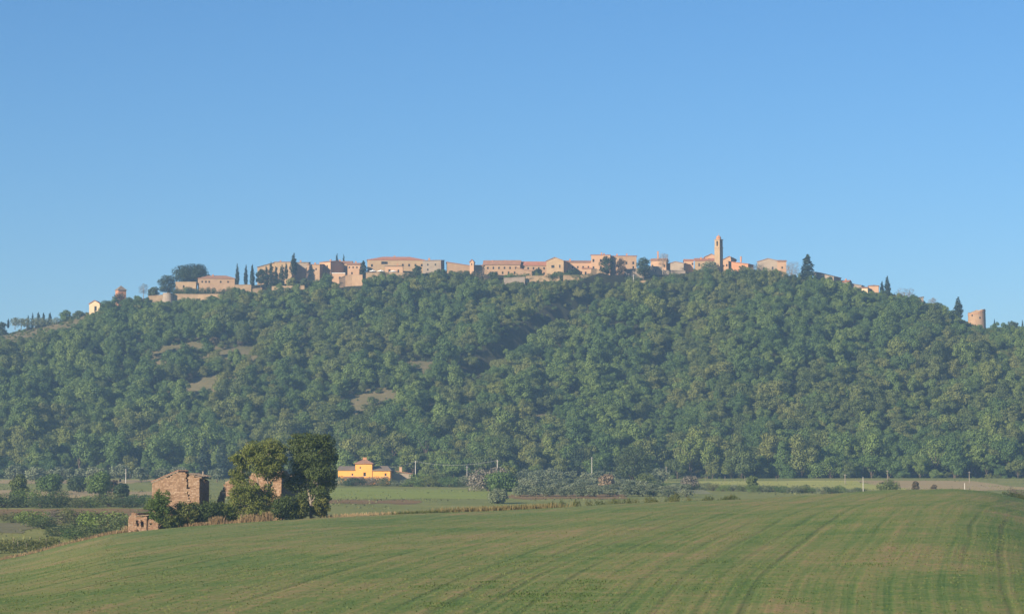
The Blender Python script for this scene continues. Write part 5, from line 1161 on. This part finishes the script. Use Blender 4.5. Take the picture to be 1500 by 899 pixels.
L1 = [lob(*a[:4], P1, a[4]) for a in ((372, 660, 34, 30, 0), (396, 654, 36, 26, .8), (354, 672, 28, 28, -.5), (408, 668, 26, 30, .5), (384, 682, 44, 34, -1.0), (352, 696, 30, 30, .6), (400, 690, 34, 30, 1.4), (362, 716, 36, 30, -.8), (347, 734, 28, 34, -1.2), (344, 752, 22, 24, -1.4), (372, 738, 34, 30, -1.2), (392, 726, 26, 34, .4), (358, 754, 28, 22, -1.5), (386, 750, 26, 24, -.6))]
big_tree('ash_tree', 'airy olive brown tree with several thin trunks before the barn shell', P1, 12, 4, broken(L1, 5), [([(0, 0, -.5), (-.2, 0, 3), (-.9, .1, 6.5), (-1.2, 0, 10.2)], .16), ([(.3, .2, -.5), (.5, .2, 3.5), (.7, .3, 7), (1.0, .4, 10.4)], .15), ([(-1.6, -.4, -.5), (-2.2, -.4, 3), (-2.9, -.3, 6.5), (-3.1, -.2, 8.7)], .13)], 'ruin_tree', 42000, .105, 51)
P2 = at(456, 757, 346)
L2 = [lob(*a[:4], P2, a[4]) for a in ((452, 645, 44, 24, 0), (474, 648, 36, 24, .5), (434, 656, 26, 28, -.4), (486, 668, 20, 28, .3), (462, 668, 46, 34, -.8), (440, 682, 36, 36, .6), (474, 690, 40, 36, -.6), (484, 706, 20, 30, .3), (456, 708, 40, 34, 1.0), (432, 706, 26, 32, .4), (468, 722, 30, 24, .2), (446, 728, 28, 24, .8))]
big_tree('oak_tree', 'dense dark green tree with forked trunk at the end of the ruin', P2, 12, 4, broken(L2, 6), [([(0, 0, -.5), (-.1, 0, 2.2), (-.7, .1, 5), (-1.3, .1, 8.5), (-1.0, 0, 10.6)], .26), ([(.1, 0, .6), (.5, 0, 3), (1.2, .1, 6), (1.9, .1, 9.5)], .2), ([(-.05, 0, 1.5), (.1, .2, 4.5), (.2, .3, 8)], .16)], 'ruin_tree2', 46000, .105, 52)
for i, (nm, lab, px, pb, w, h, key, Y) in enumerate((('bush', 'bushy green tree in front of the gable of the ruined house', 232, 779, 40, 68, 'ruin_tree', 338), ('bramble', 'dark bramble heap under the cracked gable', 270, 776, 48, 44, 'ruin_tree2', 340), ('bramble', 'dark bramble heap between ruined house and wall fragment', 304, 773, 48, 42, 'ruin_tree2', 341), ('bramble', 'low bramble between the green bushy tree and the bramble heap', 250, 777, 30, 26, 'ruin_tree2', 338),
        ('bramble', 'dark undergrowth at the corner of the barn shell', 415, 765, 42, 44, 'ruin_tree2', 343), ('bramble', 'undergrowth along the shaded barn wall', 438, 762, 34, 34, 'ruin_tree2', 344), ('bush', 'round bush beside the forked trunk', 470, 760, 26, 36, 'ruin_tree2', 345), ('bramble', 'small bramble in front of the ruined hut wall', 198, 786, 14, 11, 'dry', 336), ('bramble', 'bramble in front of the jagged wall fragment', 330, 771, 26, 40, 'ruin_tree', 342))):
    s = mpp(Y); g = 900 + i; R = w * s / 2; H = h * s
    c = leaf_cloud('foliage', broken(round_lobes(R, H, .1, g, 11, .9, -.8), g), int(3600 + 90 * w), .10, M[key], g, .9, -2, .5)
    put_tree(nm, lab, 'bush', at(px, pb, Y) - Vector((0, 0, .2)), c, trunk_mesh('stems', H, .07, H * .3, R, g, 5), M['bark'], crown_name='foliage')
def clump(label, px, pb, w, h, n, Y=338):
    stalks('dry_grass', label, [tuple(at(px + q, pb, Y)) for q in np.linspace(-w / 2, w / 2, 8)], h, n, 'dry', .25, .03)
clump('tall tan grass clump below the wall fragment trees', 364, 769, 20, 1.1, 420); clump('tall tan grass clump before the bramble heap', 318, 771, 14, 1.1, 500); clump('tan grass tufts in front of the ruined hut', 205, 784, 40, .9, 1200); clump('tan grass tuft beside the thin trunks', 392, 763, 8, 1.2, 350)

# ------------------------------------------------------------------ blades of the sown field
def field_blades(n):
    g = np.random.default_rng(77)
    Yb = 95 * (338 / 95) ** g.random(n) ** .8; pxb = g.uniform(-40, 1540, n); Xb = (pxb - 750) / F * Yb
    keep = .5 * vnoise(Xb / 3 + 4, Yb / 9) + .5 * vnoise(Xb / 1.1, Yb / 2.2 + 8) > -.9 + g.random(n) * 1.6
    Xb, Yb = Xb[keep], Yb[keep]; n = len(Xb); Zb = field_z(Xb, Yb) - .01
    P = np.stack([Xb, Yb, Zb], 1); a = g.uniform(0, 6.28, n); w = (.02 + .03 * g.random(n)); h = .03 + .06 * g.random(n) ** 2
    d = np.stack([np.cos(a) * w, np.sin(a) * w, a * 0], 1); l = np.stack([g.normal(0, .05, n), g.normal(0, .05, n), h], 1)
    v = np.stack([P - d, P + d, P + l], 1).reshape(-1, 3)
    m = np_mesh('grass', v, np.arange(3 * n).reshape(n, 3)); return tag(link('grass', m, mat=M['blade']), 'short young green blades sprouting across the sown field', kind='stuff')
M['weed'] = foliage('field_weeds', [(0, (.04, .08, .018)), (1, (.075, .12, .03))], .2, .3)
M['blade'] = foliage('young_blades', [(0, (.066, .108, .026)), (.6, (.112, .150, .038)), (1, (.19, .18, .065))], .2, .12)
field_blades(150000)

wp = []
for i in range(46):
    px, py = (random.gauss(820, 90), random.gauss(872, 14)) if i < 30 else (random.uniform(20, 1480), random.uniform(770, 885)); q = hit(px, py, lambda x, y: float(field_z(x, y)), 80, 400)
    wp += [(q.x + random.gauss(0, .5), q.y + random.gauss(0, .8), 0) for _ in range(6)]
stalks('weeds', 'darker green weeds growing in loose patches in the sown field', wp, .10, 5000, 'weed', .4, .04)

# ------------------------------------------------------------------ haze
m = MB(); m.box(-4300, 4300, -900, 5300, -42, 175)
hz_o = tag(m.build('haze', None), 'thin bluish haze in the air over the valley', kind='stuff')
hm = bpy.data.materials.new('haze_air'); hm.use_nodes = True; hn = hm.node_tree.nodes; hn.clear()
ho = hn.new('ShaderNodeOutputMaterial'); pv = hn.new('ShaderNodeVolumePrincipled'); pv.inputs['Color'].default_value = (.41, .66, 1.0, 1); pv.inputs['Density'].default_value = HAZE; pv.inputs['Anisotropy'].default_value = .2
hm.node_tree.links.new(pv.outputs[0], ho.inputs['Volume'])
hz_o.data.materials.clear(); hz_o.data.materials.append(hm)
